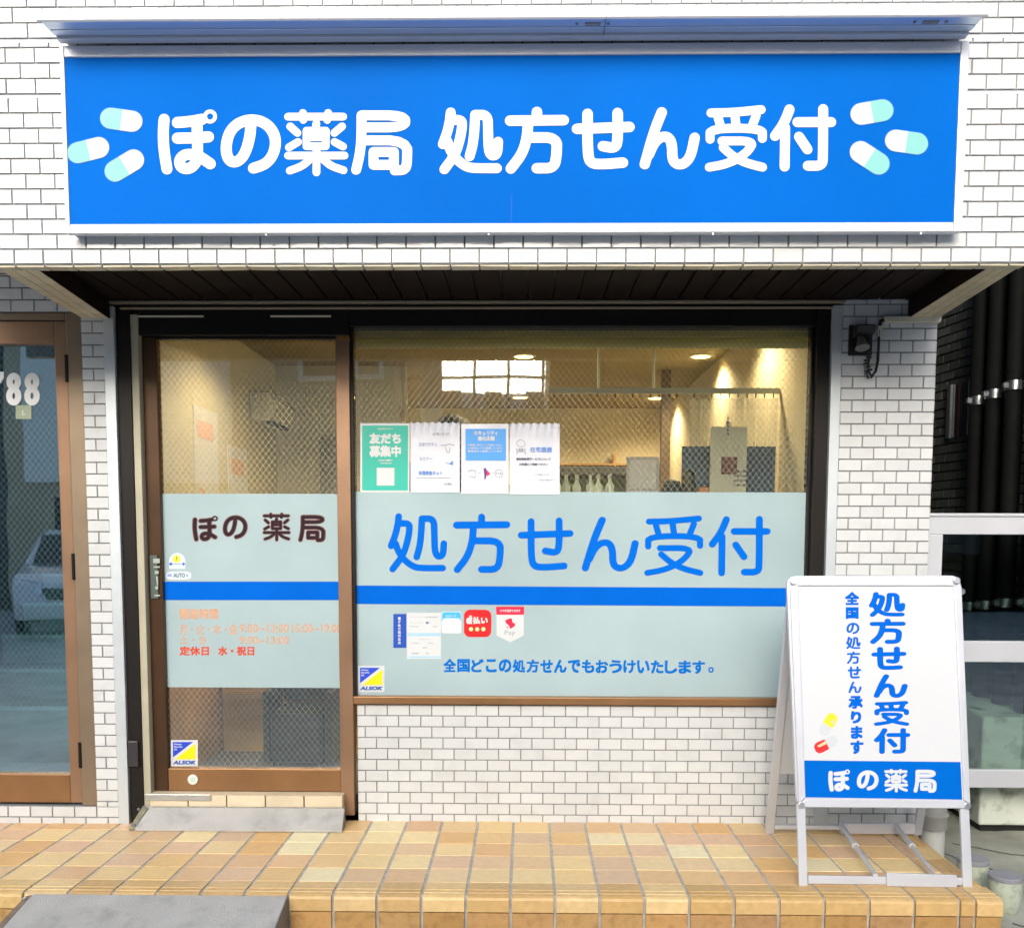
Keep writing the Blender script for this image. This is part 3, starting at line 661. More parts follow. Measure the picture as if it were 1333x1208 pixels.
for cx, cy, an in ((1135, 146.5, -10), (1180, 185.5, 8), (1132, 206, 33)):
    capsule_print(cx, cy, 56, 28, an, fp, PP, cols=(AQUA, mat('capsule_white', (.52, .57, .66), .5)))
BX((-.055, SF + .0052, 2.328), (-.0535, SF + .0059, 2.42)).build('sheet_seam', mat('seam_blue', (.0, .09, .5), .6), fp)
# light hood above the sign
H = thing('sign_light_hood', 'long silver metal light hood fixed along the top of the blue signboard', 'light hood', (0, -.97, 2.86))
m = MB(); m.prism([(-.8175, 2.985), (-1.016, 2.945), (-1.022, 2.939), (-1.022, 2.909), (-1.016, 2.904), (-1.008, 2.908), (-1.006, 2.925), (-.885, 2.935), (-.8175, 2.937)], -1.559, 1.436, 'X')
m.build('hood_shell', ALU_W, H, bevel=.0015)
HU = mat('hood_reflector', (.62, .72, .84), .30, .6, bump=.05, bscale=8)
m = MB(); m.box((-1.553, -1.000, 2.9125), (1.430, -.955, 2.9195)); m.box((-1.553, -.950, 2.9125), (1.430, -.915, 2.9195)); m.build('reflector', HU, H, bevel=.002)
m = MB(); m.box((-1.548, -.912, 2.9045), (1.425, -.880, 2.9190)); m.build('rear_rail', ALU_W, H, bevel=.002)
for x in (.18, 1.25):
    m = MB(); m.box((x, -.98, 2.9095), (x + .05, -.965, 2.9122)); m.box((x + .07, -.98, 2.9095), (x + .078, -.97, 2.9122)); m.box((x - .03, -.98, 2.9095), (x - .022, -.97, 2.9122)); m.build('clip', GROUT, H)
BX((.243, -1.0226, 2.906), (.2445, -.885, 2.9122)).build('hood_joint', GROUT, H)
for i, x in enumerate((-.88, -.13, .62, 1.31)):
    m = MB(); m.cyl((x, -.868, 2.2965), (x, -.868, 2.290), .006, 10); m.build('drain_screw', STEEL, S)

# ================================================================== STEP
ST = thing('tiled_step', 'raised entrance step paved with orange and cream square tiles', 'step', (0, -.4, 0))
BX((-4.2, -.822, -.14), (1.665, .076, -.0035)).build('step_core', MORTAR, ST)
rows = [.076, -.086, -.241, -.396, -.551, -.700]
m = MB(); rn = random.Random(11); xe = -.2129
cols_ = []
k = -25
while xe + .16 * k < 1.62: cols_.append(xe + .16 * k); k += 1
edges = []
for i, x in enumerate(cols_):
    xa = x + .0055; xb = min(x + .16, 1.605) - .0055
    if xb - xa > .02: edges.append((xa, xb))
def slab(m, xa, xb, ya, yb, zb, zt, bev=.0015, dz=0):
    m.add([(xa, ya, zb), (xb, ya, zb), (xb, yb, zb), (xa, yb, zb), (xa, ya, zt - bev), (xb, ya, zt - bev), (xb, yb, zt - bev), (xa, yb, zt - bev),
           (xa + bev, ya + bev, zt), (xb - bev, ya + bev, zt), (xb - bev, yb - bev, zt), (xa + bev, yb - bev, zt)],
          [(0, 1, 5, 4), (1, 2, 6, 5), (2, 3, 7, 6), (3, 0, 4, 7), (4, 5, 9, 8), (5, 6, 10, 9), (6, 7, 11, 10), (7, 4, 8, 11), (8, 9, 10, 11)])
for (xa, xb) in edges:
    for r in range(5):
        z = rn.uniform(-.0008, .0008); slab(m, xa, xb, rows[r + 1] + .003, rows[r] - .003, -.0034, z)
m.build('floor_tiles', [FLOOR_TILE], ST)
def nosing(m, xa, xb, ya=-.7015, yb=-.838):
    prof = [(ya, -.0034), (ya, 0), (-.768, 0.0005), (-.770, .003), (-.776, .003), (-.778, .0005), (-.800, .0005), (-.802, .003), (-.808, .003), (-.810, .0002), (-.824, -.001), (-.834, -.006), (yb, -.015), (yb, -.058), (-.8225, -.058), (-.8225, -.0034)]
    m.prism([(p[0], p[1]) for p in prof], xa, xb, 'X')
m = MB()
for (xa, xb) in edges: nosing(m, xa, xb)
nosing(m, 1.609, 1.70)
m.build('nosing_tiles', [NOSE_TILE], ST)
m = MB()
for (xa, xb) in edges + [(1.609, 1.698)]: m.box((xa, -.834, -.1395), (xb, -.8225, -.064))
m.build('riser_tiles', [FACE_TILE], ST, bevel=.002)
m = MB()
for r in range(5):
    yb, ya = rows[r] - .003, rows[r + 1] + .003
    m.prism([(1.609, -.0034), (1.609, 0), (1.645, .0003), (1.647, .003), (1.653, .003), (1.655, .0003), (1.668, .0003), (1.670, .003), (1.676, .003), (1.678, 0), (1.692, -.002), (1.70, -.012), (1.70, -.058), (1.6655, -.058), (1.6655, -.0034)], ya, yb, 'Y')
    m.box((1.6655, ya, -.1395), (1.697, yb, -.064))
m.build('side_trim_tiles', [NOSE_TILE], ST)

# ================================================================== RAMPS
def ramp(name, label, x0, x1, ytop, ybot, zt, zb, skew=0.0, th=.012):
    t = thing(name, label, 'ramp', ((x0 + x1) / 2, ybot, zb))
    m = MB(); m.hexa([(x0, ybot, zb), (x1, ybot, zb), (x1 - .006, ytop, zt - th), (x0 + skew, ytop, zt - th), (x0, ybot, zb + th), (x1, ybot, zb + th), (x1 - .006, ytop, zt), (x0 + skew, ytop, zt)])
    m.build('ramp_plate', RUBBER, t, bevel=.003)
    for xa, xb, sk in ((x0 + .004, x0 + .02, skew), (x1 - .02, x1 - .004, 0)):
        m = MB(); m.hexa([(xa, ybot + .02, zb), (xb, ybot + .02, zb), (xb + sk, ytop, zb), (xa + sk, ytop, zb), (xa, ybot + .02, zb + .001), (xb, ybot + .02, zb + .001), (xb + sk, ytop, zt - th - .001), (xa + sk, ytop, zt - th - .001)])
        m.build('ramp_side', RAMP_SIDE, t)
    return t
t = ramp('wedge_ramp', 'short lavender grey wedge ramp at the foot of the sliding door', -1.705, -.797, -.014, -.112, .080, .0005, skew=.03)
m = MB(); m.hexa([(-1.735, -.10, .0006), (-1.7065, -.10, .0006), (-1.68, -.013, .0006), (-1.71, -.013, .0006), (-1.733, -.10, .012), (-1.7065, -.10, .012), (-1.68, -.013, .078), (-1.705, -.013, .088)]); m.build('ramp_wing', mat('mossy_metal', (.25, .24, .17), .6, .3, var=.3, vscale=40), t, bevel=.002)
for y, z in ((-.035, .074), (-.09, .020)):
    m = MB(); m.cyl((-1.715, y, z), (-1.715, y - .004, z + .005), .006, 10); m.build('bolt', STEEL, t)
t = ramp('wedge_ramp', 'wide worn grey wedge ramp leading down from the step to the street', -1.792, -.848, -.845, -1.35, .0, -.134, skew=.02)
m = MB(); m.hexa([(-1.83, -1.35, -.134), (-1.7935, -1.35, -.134), (-1.775, -.846, -.134), (-1.81, -.846, -.134), (-1.83, -1.35, -.128), (-1.7935, -1.35, -.122), (-1.775, -.846, -.004), (-1.80, -.846, -.01)]); m.build('ramp_wing', RAMP_SIDE, t)
m = MB(); m.cyl((-1.79, -.872, -.012), (-1.79, -.873, -.006), .007, 10); m.build('bolt', STEEL, t)
m = MB(); m.lathe((-1.90, -1.0, -.135), [(.07, 0), (.075, .012), (.07, .016)], 24); tag(m.build('drain_cover', mat('painted_iron', (.10, .22, .22), .5, var=.3, vscale=20), smooth=True), 'round greenish drain cover on the ground left of the street ramp', 'drain cover')

# ================================================================== A-BOARD
A = thing('sidewalk_sign', 'aluminium A-frame sidewalk sign standing on the right end of the step', 'sign board', (1.34, -.45, 0))
# front leaf: feet at the front edge of the step, leaning back
fy0, fy1 = -.70, -.515; zt_ = 1.135
def FP(u, z, n=0.):   # u metres across from the left edge, z height, n = out of the face
    t = z / zt_; xl = 1.0205 + (1.032 - 1.0205) * t; xr = 1.640 + (1.663 - 1.640) * t
    return Vector((xl + (xr - xl) * u, fy0 + (fy1 - fy0) * t - n, z))
nrm = Vector((0, -zt_, -(fy1 - fy0))).normalized(); nrm = Vector((0, -1, .0)).lerp(Vector((0, -zt_, (fy1 - fy0) )), 0)
nF = (FP(1, 0) - FP(0, 0)).cross(FP(0, 1) - FP(0, 0)).normalized()
if nF.y > 0: nF = -nF
PA = (FP(0, 0) , nF)
def fq(px, py): 
    return hit(px, py, PA)
def slabq(m, c, t0, t1):   # quad of 4 world points extruded along the face normal
    m.hexa([p + nF * t0 for p in c] + [p + nF * t1 for p in c])
def pq(x0, y0, x1, y1): return [fq(x0, y1), fq(x1, y1), fq(x1, y0), fq(x0, y0)]
m = MB()  # legs below the panel
slabq(m, [fq(1040, 1153), fq(1051.5, 1153), fq(1048, 1046), fq(1037, 1046)], -.012, .004); m.build('leg', ALU_W, A, bevel=.003); m = MB()
slabq(m, [fq(1253.5, 1157), fq(1266, 1157), fq(1261, 1046), fq(1249.5, 1046)], -.012, .004)
m.build('leg', ALU_W, A, bevel=.003)
m = MB(); slabq(m, [fq(1052, 1150), fq(1253, 1152), fq(1253, 1142), fq(1052, 1139)], -.010, .002); slabq(m, [fq(1153, 1152.5), fq(1244, 1154), fq(1244, 1138), fq(1153, 1135)], .0025, .012); m.build('foot_rail', ALU_W, A, bevel=.002)
def lerp2(p, q, t): return (p[0] + (q[0] - p[0]) * t, p[1] + (q[1] - p[1]) * t)
TL, TR, BR, BL = (1023.5, 749.5), (1250, 749), (1263, 1052), (1037, 1046)
iTL, iTR, iBR, iBL = (1038, 763), (1240, 763), (1253, 1041), (1047.5, 1038)
def rounded(m, corners, rad, t0, t1, n=6):
    pts = []; k = len(corners)
    for i in range(k):
        a, b, c = corners[i - 1], corners[i], corners[(i + 1) % k]; rr = rad[i]
        if rr == 0: pts.append(b); continue
        da = math.hypot(a[0] - b[0], a[1] - b[1]); dc = math.hypot(c[0] - b[0], c[1] - b[1])
        p = lerp2(b, a, rr / da); q = lerp2(b, c, rr / dc)
        for s in range(n + 1):
            t = s / n; pts.append(lerp2(lerp2(p, b, t), lerp2(b, q, t), t))
    w_ = [fq(*p) for p in pts]; N = len(w_)
    m.add([p + nF * t0 for p in w_] + [p + nF * t1 for p in w_], [tuple(range(N)), tuple(range(N, 2 * N))[::-1]] + [(i, (i + 1) % N, (i + 1) % N + N, i + N) for i in range(N)])
m = MB(); rounded(m, [TL, TR, BR, BL], [14, 14, 8, 8], -.016, .003); bk = m.build('leaf_body', ALU_W, A, bevel=.002)
m = MB(); slabq(m, [fq(*iBL), fq(*iBR), fq(*iTR), fq(*iTL)], .0032, .006); fpn = m.build('front_panel', WHITE_SHEET, A)
m = MB()
slabq(m, [fq(1039, 1050), fq(1261, 1051.5), fq(*iBR), fq(*iBL)], .0032, .014); slabq(m, [fq(*iTL), fq(*iTR), fq(1238, 751.5), fq(1041, 752)], .0032, .014)
slabq(m, [fq(1038.5, 1044), fq(*iBL), fq(*iTL), fq(1027.5, 763)], .0032, .013); slabq(m, [fq(*iBR), fq(1261.5, 1046), fq(1250, 763), fq(*iTR)], .0032, .013)
m.build('snap_frame', ALU_W, A, bevel=.003)
for c in ((1032, 757), (1244, 756)):
    m = MB(); q = fq(*c); m.cyl(q + nF * .003, q + nF * .0135, .013, 16); m.build('corner_cap', ALU, A, bevel=.002)
for c in ((1042, 1047), (1257.5, 1048)):
    m = MB(); q = fq(*c); m.cyl(q + nF * .013, q + nF * .0165, .0125, 16); m.build('corner_cap', ALU, A, bevel=.002)
PB = (PA[0] + nF * .0062, nF)
f = Flat(PB, .0006); f.poly([(1048.2, 1037.5), (1252.5, 1040.5), (1250.3, 991.5), (1047, 989.5)]); f.build('blue_band', BLUE, fpn)
its = []
for ch, x0, y0, x1, y1 in (('処', 192, 115, 372, 237), ('方', 196, 246, 374, 370), ('せ', 204, 383, 378, 498), ('ん', 216, 519, 384, 635), ('受', 217, 650, 391, 772), ('付', 217, 783, 397, 910)):
    its.append((ch, 1080 + x0 / 3.776, 740 + y0 / 3.776, 1080 + x1 / 3.776, 740 + y1 / 3.776))
f = Flat(PB, .0006); f.glyphs(its, 1.08); f.build('lettering', BLUE_F, fpn)
f = Flat(PB, .0006)
for ch, x0, y0, x1, y1 in (('全', 75, 115, 145, 179), ('国', 79, 190, 142, 247), ('の', 82, 265, 147, 322), ('処', 80, 334, 152, 395), ('方', 84, 407, 150, 468), ('せ', 88, 480, 155, 540), ('ん', 92, 555, 157, 612), ('承', 92, 625, 163, 688), ('り', 104, 700, 155, 760), ('ま', 104, 773, 162, 836), ('す', 102, 845, 166, 910)):
    b_ = (1080 + x0 / 3.776, 740 + y0 / 3.776, 1080 + x1 / 3.776, 740 + y1 / 3.776)
    if ch in GL: f.put(glyph(ch, 1.0), *b_)
    else: f.text(ch, *b_, .030)
f.build('lettering', BLUE_F, fpn)
f = Flat(PB, .0012); f.glyphs([('ぽ', 1078, 1001, 1106.5, 1030), ('の', 1115, 1002, 1144, 1028.5), ('薬', 1151, 1000.5, 1182, 1031), ('局', 1189, 1001.5, 1219, 1031.5)], 1.1); f.build('lettering', WHITE_P, fpn)
# yellow and red capsule print
f = Flat(PB, .0006); f.mb.m = 0
f.poly([(1071.5, 940), (1075, 933), (1079, 928.5), (1084, 928), (1088, 930.5), (1090, 935), (1088.5, 941), (1083.5, 947.5)])
f.mb.m = 1; f.poly([(1059.5, 972), (1061, 968), (1064.5, 965.5), (1073, 962), (1075.5, 966), (1079.5, 974.5), (1071, 979), (1066.5, 980.5), (1062, 978)])
f.build('capsule_print', [mat('yellow_capsule', (.95, .70, .02), .4), mat('red_capsule', (.80, .015, .02), .4)], fpn)
f = Flat(PB, .0005); f.poly([(1071, 941), (1083, 948.5), (1078.5, 956), (1073, 958), (1067, 954), (1066, 948)]); f.poly([(1073.5, 962), (1079.8, 974.3), (1088, 970), (1091, 964), (1087, 958), (1081, 958)]); f.build('capsule_body', mat('pale_capsule_body', (.56, .60, .64), .4), fpn)
f = Flat(PB, .0012); f.poly([(1063.5, 970.5), (1074, 964.5), (1076, 968), (1066, 972.5)]); f.poly([(1081.5, 938), (1086, 936.5), (1087, 940), (1083.5, 944.5)]); f.build('capsule_highlight', mat('peach_highlight', (.95, .6, .35), .4), fpn)
# back leaf and braces
ryf, ryt = -.075, -.49
def RP(x, z): t = z / 1.12; return Vector((x, ryf + (ryt - ryf) * t, z))
m = MB(); m.bar(RP(1.062, .002), RP(1.022, 1.09), .034, .022, (0, 1, 0)); m.build('leg', ALU_W, A, bevel=.003)
m = MB(); m.bar(RP(1.700, .002), RP(1.652, 1.09), .034, .022, (0, 1, 0)); m.build('leg', ALU_W, A, bevel=.003)
m = MB(); m.hexa([RP(1.072, .29), RP(1.675, .29), RP(1.665, .29) + Vector((0, .01, 0)), RP(1.072, .29) + Vector((0, .01, 0)), RP(1.045, 1.09), RP(1.64, 1.09), RP(1.64, 1.09) + Vector((0, .01, 0)), RP(1.045, 1.09) + Vector((0, .01, 0))]); m.build('rear_panel', WHITE_SHEET, A)
m = MB(); m.bar(RP(1.079, .035), RP(1.36, .035), .03, .018); m.bar(RP(1.362, .030), RP(1.683, .030), .045, .026, (0, 1, .0)); m.build('foot_rail', ALU_W, A, bevel=.002)
for xa, xb in ((1.365, 1.3), (1.60, 1.52)):
    m = MB(); p = Vector((xa, -.10, .045)); q = Vector((xb, -.69, .035)); mid = p.lerp(q, .42)
    m.tube([p, mid + (q - p) * .02], .0105, 12); m.tube([mid - (q - p) * .02, q], .0085, 12); m.tube([mid - (q - p) * .03, mid + (q - p) * .03], .0135, 12); m.build('brace', ALU_W, A, smooth=True)
m = MB(); m.cyl((1.025, -.515, 1.08), (1.025, -.485, 1.08), .012, 12); m.cyl((1.655, -.515, 1.08), (1.655, -.485, 1.08), .012, 12); m.build('hinge', ALU, A)

# ================================================================== STICKERS AND POSTERS ON THE GLASS
def base_sheet(name, lab, cat, x0, y0, x1, y1, m_, group=None, r=0, plane=None, th=.0006):
    f = Flat(plane or PS, .0009)
    (f.rrect(x0, y0, x1, y1, r) if r else f.rect(x0, y0, x1, y1))
    o = f.build(name, m_); tag(o, lab, cat, group)
    sd_ = o.modifiers.new('thickness', 'SOLIDIFY'); sd_.thickness = .0007; sd_.offset = -1
    return o
def security(x0, y0, x1, y1, lab):
    o = base_sheet('security_sticker', lab, 'sticker', x0, y0, x1, y1, WHITE_P, 'square security company stickers on the glass')
    W_, H_ = x1 - x0, y1 - y0
    def P(u, v): return (x0 + u * W_, y0 + v * H_)
    f = Flat(PS, .0018); f.mb.m = 0; f.poly([P(.08, .07), P(.83, .07), P(.08, .66)]); f.mb.m = 1; f.poly([P(.92, .13), P(.92, .73), P(.16, .73)]); f.build('emblem', [ROYAL, YELLOW], o)
    f = Flat(PS, .0018); f.text('ALSOK', *P(.08, .78), *P(.93, .93), .03, .25); f.build('lettering', mat('blue_grey_ink', (.03, .10, .40), .5), o)
    f = Flat(PS, .0026); f.text('Always', *P(.12, .12), *P(.40, .20), .02); f.text('Security', *P(.12, .22), *P(.44, .30), .02); f.text('OK', *P(.12, .32), *P(.24, .39), .02); f.build('lettering', WHITE_P, o)
security(466, 866.5, 500.5, 900.5, 'square blue and yellow security sticker in lower left corner of the big window')
security(222.5, 963, 257.5, 997, 'square blue and yellow security sticker low on the sliding door glass')
# green poster
o = base_sheet('poster', 'green poster with large white lettering, leftmost on the window glass', 'poster', 469, 551, 533, 641, WHITE_P, 'posters in a row on the window')
f = Flat(PS, .0018); f.rect(471.5, 554, 531, 638.5); f.build('green_field', TEAL, o)
f = Flat(PS, .0026); f.text('友だち', 481, 564, 522, 578, .03); f.text('募集中', 481, 580, 522, 595, .03); f.text('LINE公式アカウント', 492, 557, 512, 559.6, .02); f.text('お友だち登録で', 493, 598, 511, 600.6, .02); f.text('お得な情報を配信', 495, 602, 510, 604, .01); f.rect(490.5, 609, 513.5, 632); f.build('lettering', WHITE_P, o)
def crumpled(lab, x0, y0, x1, y1, crumple, seed):
    m = MB(); nx_, ny_ = 28, 30; rn = random.Random(seed); vs2 = []; ph = [rn.uniform(0, 6) for _ in range(4)]
    for a in range(nx_ + 1):
        for b in range(ny_ + 1):
            u, v = a / nx_, b / ny_; p = hit(x0 + (x1 - x0) * u, y0 + (y1 - y0) * v, PS)
            d = .0018 + .0012 * (1 + math.sin(u * 7 + ph[0]) * math.sin(v * 5 + ph[1])) 
            if crumple and v < .22: d += (.22 - v) / .22 * .007 * (1 + math.sin(u * 44 + ph[2] + 2 * math.sin(v * 9)))
            if crumple and b == 0: p = p + Vector((0, 0, -.004 * (1 + math.sin(u * 44 + ph[2]))))
            vs2.append(p + Vector((0, -d, 0)))
    m.add(vs2, [(a * (ny_ + 1) + b, (a + 1) * (ny_ + 1) + b, (a + 1) * (ny_ + 1) + b + 1, a * (ny_ + 1) + b + 1) for a in range(nx_) for b in range(ny_)])
    o = m.build('poster', PAPER, smooth=True); return tag(o, lab, 'poster', 'posters in a row on the window')
OFFP = .0062
o = crumpled('pale poster with three lines of blue words and crinkled top, right of the green poster', 534.5, 549.5, 598.5, 641, True, 1)
f = Flat(PS, OFFP); f.text('日本ワクチン', 546, 576, 569, 581.5, .01); f.text('セミナー', 546, 595, 563, 600, .01); f.build('lettering', PALE_INK, o)
f = Flat(PS, OFFP); f.text('各種検査キット', 545, 613, 576, 618.5, .015); f.poly([(584, 604), (590, 599.5), (590, 606)]); f.build('lettering', mat('mid_blue_ink', (.12, .30, .72), .5), o)
f = Flat(PS, OFFP); f.line([(574, 580), (580, 580), (585, 578), (592, 580)], .7); f.line([(580, 582), (582, 589), (585, 589), (586, 583)], .7); f.line([(541, 622), (588, 622)], .5); f.text('ぽの薬局', 578, 628.5, 588, 631.5, .01); f.line([(580, 603), (585, 603.5)], .8); f.text('お知らせ', 563, 563, 585, 567, .005); f.build('drawing', GREY_INK, o)
o = crumpled('white poster with a blue title block and small drawings below it', 600.5, 552, 662, 643, False, 2)
f = Flat(PS, OFFP); f.rect(606, 558.5, 658.5, 599.5); f.build('blue_field', mat('title_blue', (.05, .33, .85), .4), o)
f = Flat(PS, OFFP + .0008); f.text('セキュリティ', 617, 561, 648, 567, .02); f.text('強化店舗', 622, 568, 644, 574, .025); f.text('お客様に安心してご利用いただく', 609, 578, 654, 581, .01); f.text('ため防犯カメラを設置しています', 609, 582, 654, 585, .01); f.text('警備会社と連携しています', 609, 586, 654, 589, .01); f.build('lettering', WHITE_P, o)
f = Flat(PS, OFFP); f.line([(609, 614), (614, 612), (619, 613), (619, 617)], .6); f.line([(612, 620), (618, 622), (620, 619)], .6); f.line([(622, 616), (626, 616)], .5)
for k in range(16): a0, a1 = k * math.pi / 8, (k + 1) * math.pi / 8; f.line([(649.5 + 5.2 * math.cos(a0), 616.5 + 5.2 * math.sin(a0)), (649.5 + 5.2 * math.cos(a1), 616.5 + 5.2 * math.sin(a1))], .6)
f.text('110', 646, 615, 653, 618, .01); f.line([(641, 616), (643.5, 616)], .5); f.build('drawing', GREY_INK, o)
f = Flat(PS, OFFP); f.mb.m = 0; f.poly([(629.5, 610), (632.5, 609), (634, 616), (632, 624), (630.5, 624), (630.5, 618)]); f.mb.m = 1; f.poly([(633, 611), (638.5, 617), (634, 620)]); f.build('caped_figure', [PURPLE, CRIMSON], o)
o = crumpled('white poster with blue title about home care and crinkled top, rightmost of the row', 663.5, 550.5, 728.5, 643.5, True, 3)
f = Flat(PS, OFFP); f.text('在宅医療', 690, 582, 718.5, 589, .015); f.build('lettering', mat('mid_blue_ink', (.12, .30, .72), .5), o)
f = Flat(PS, OFFP); f.text('薬剤師訪問サービスについて', 672, 596, 717, 599.5, .015); f.text('お気軽にご相談ください', 676, 603, 713, 606.3, .015); f.text('くすりの配達もいたします', 695, 617, 715, 619, .0); f.text('ご自宅や施設まで', 700, 624, 722, 626, .0); f.build('lettering', DARK_INK, o)
f = Flat(PS, OFFP)
for k in range(14): a0, a1 = k * math.pi / 7, (k + 1) * math.pi / 7; f.line([(678 + 5.5 * math.cos(a0), 577.5 + 4.5 * math.sin(a0)), (678 + 5.5 * math.cos(a1), 577.5 + 4.5 * math.sin(a1))], .5)
f.line([(672.5, 584), (673.5, 589), (672.5, 591)], .9); f.line([(683.5, 584), (683, 589), (684.5, 591)], .9); f.text('医薬', 675, 584, 681.5, 588.5, .01); f.build('drawing', GREY_INK, o)
# small cards
o = base_sheet('card', 'narrow navy card with a column of white characters, leftmost of the small cards', 'card', 512, 799, 529, 843, NAVY, 'small cards and payment stickers on the film')
f = Flat(PS, .0018)
for i, ch in enumerate('電子処方箋対応店'): f.text(ch, 518, 803 + i * 4.5, 521.8, 806.8 + i * 4.5, .02)
f.build('lettering', WHITE_P, o)
o = base_sheet('card', 'white two-part notice card with pale blue dividing bars beside the navy card', 'card', 529.8, 797.5, 574, 857.5, WHITE_P, 'small cards and payment stickers on the film')
f = Flat(PS, .0018); f.rect(530.5, 826, 573.5, 827.6); f.rect(531, 824, 573, 825.3); f.rect(532, 854, 573, 855.6); f.build('bar', mat('light_blue_bar', (.30, .62, .9), .5), o)
f = Flat(PS, .0018); f.text('オンライン資格確認', 534, 802, 570, 804, .0); f.text('マイナンバー 受付', 534, 809.5, 560, 811.5, 0); f.text('保険証', 533, 814.5, 545, 816, 0); f.text('ご案内', 562, 814.5, 570, 816, 0); f.text('お知らせ', 545, 831, 558, 832.5, 0); f.text('処方箋受付', 536, 836, 547, 837.6, 0); f.text('相談', 557, 836, 564, 837.4, 0); f.text('薬局', 550, 842, 556, 843.6, 0); f.text('医療機関', 536, 849, 545, 851, 0); f.text('確認', 554, 849, 558.5, 851, 0)
f.build('lettering', mat('pale_grey_ink', (.28, .33, .42), .6), o)
f = Flat(PS, .0018); f.disc(556.2, 810.5, 1.6); f.build('mark', mat('dot_blue', (.15, .25, .7), .5), o)
o = base_sheet('card', 'small white card with a bright sky blue header next to the red sticker', 'card', 575, 796, 600.5, 824, mat('card_white', (.74, .82, .86), .4), 'small cards and payment stickers on the film', r=.1)
f = Flat(PS, .0018); f.poly([(575.6, 798), (578, 796.6), (598, 796.6), (600, 798), (600, 809), (597.5, 804.6), (578, 804.6), (575.6, 809)]); f.build('header', SKYB, o)
f = Flat(PS, .0026); f.text('ICカード', 580.5, 800.2, 594, 803, .02); f.build('lettering', WHITE_P, o)
o = base_sheet('payment_sticker', 'red rounded square payment sticker with white characters and three yellow dots', 'sticker', 604, 793.5, 639.5, 829, RED, 'small cards and payment stickers on the film', r=.22)
f = Flat(PS, .0018); f.text('d', 607, 801, 614.5, 812, .05); f.text('払い', 615.5, 802.5, 635, 812, .03); f.build('lettering', WHITE_P, o)
f = Flat(PS, .0018); [f.disc(x, 818.8, 2.7, 14) for x in (613.2, 621.2, 629.2)]; f.build('dot', mat('pale_yellow_dot', (.95, .80, .35), .4), o)
f = Flat(PS, .0009); f.poly([(646.3, 800), (682, 800), (682, 827), (664.3, 836), (646.3, 827)]); o = f.build('payment_sticker', WHITE_P); tag(o, 'white shield-shaped payment sticker with a crimson header, rightmost of the small cards', 'sticker', 'small cards and payment stickers on the film')
s_ = o.modifiers.new('thickness', 'SOLIDIFY'); s_.thickness = .0007; s_.offset = -1
f = Flat(PS, .0018); f.poly([(645.6, 789.5), (682.3, 789.5), (682, 800), (646.3, 800)]); f.build('header', CRIMSON, o)
f = Flat(PS, .0026); f.text('スマホ決済できます', 650.5, 793, 677.5, 796.6, .02); f.build('lettering', WHITE_P, o)
f = Flat(PS, .0018); f.poly([(657.3, 807.5), (664, 804.6), (666.5, 805.2), (667, 809.5), (670.8, 812), (670, 815), (664, 818.4), (662.5, 814), (658.5, 810.6)]); f.poly([(658, 813.5), (663, 818.2), (660, 817)]); f.build('emblem', CRIMSON, o)
f = Flat(PS, .0018); f.poly([(668.5, 804.5), (671.8, 806.5), (671.5, 810), (668.5, 808)]); f.build('emblem', mat('mint_print', (.5, .78, .75), .4), o)
f = Flat(PS, .0018); f.text('Pay', 657, 820, 670.5, 828, .0); f.build('lettering', mat('pale_grey_ink', (.28, .33, .42), .6), o)
# door stickers
f = Flat(PS, .0009); f.poly([(220.5, 740.5)] + [(230.8 - 10.8 * math.cos(math.pi * k / 14), 731 - 11.5 * math.sin(math.pi * k / 14)) for k in range(15)] + [(241.2, 740.5)])
o = f.build('dome_sticker', mat('milky_sticker', (.62, .72, .80), .4)); tag(o, 'white dome-shaped sticker with a yellow spot at the left edge of the door glass', 'sticker')
f = Flat(PS, .0018); f.disc(230, 727.5, 5, 18); f.build('yellow_spot', mat('lime_yellow', (.72, .78, .05), .4), o)
f = Flat(PS, .0026); f.rect(229.8, 724, 231, 729); f.mb.m = 0; f.build('mark', mat('olive_ink', (.2, .2, .02), .5), o)
f = Flat(PS, .0018); f.poly([(219.5, 734), (223, 731.6), (225, 734), (223, 736.4)]); f.poly([(236.5, 734), (239, 731.8), (241.5, 734), (239, 736.2)]); f.line([(225, 734), (236, 734)], .6); f.build('arrow_mark', mat('blue_arrow', (.06, .14, .55), .4), o)
f = Flat(PS, .0009); f.rrect(216.5, 743.5, 249, 754.5, .3); o = f.build('pill_sticker', mat('milky_sticker', (.62, .72, .80), .4)); tag(o, 'white pill-shaped sticker just above the blue stripe on the door', 'sticker')
f = Flat(PS, .0018); f.text('AUTO', 226, 746, 241, 751.5, .02); f.disc(243.8, 749, 1.1); f.build('lettering', mat('slate_ink', (.10, .16, .25), .5), o)
f = Flat(PS, .0018); f.poly([(218, 747), (223.5, 747), (223.5, 750.5), (218, 750.5)]); f.build('mark', mat('lilac_print', (.3, .36, .75), .5), o)

# ================================================================== INTERIOR THINGS
# roller blind at the head of the window
t = thing('roller_blind', 'rolled cream blind along the top of the window', 'blind', (.24, .16, 2.14))
m = MB(); m.box((-.755, .098, 2.150), (1.225, .150, 2.182)); m.build('blind_box', BLIND, t, bevel=.006)
m = MB(); m.tube([(-.752, .122, 2.128), (1.22, .122, 2.128)], .022, 16); m.build('fabric_roll', BLIND, t, smooth=True)
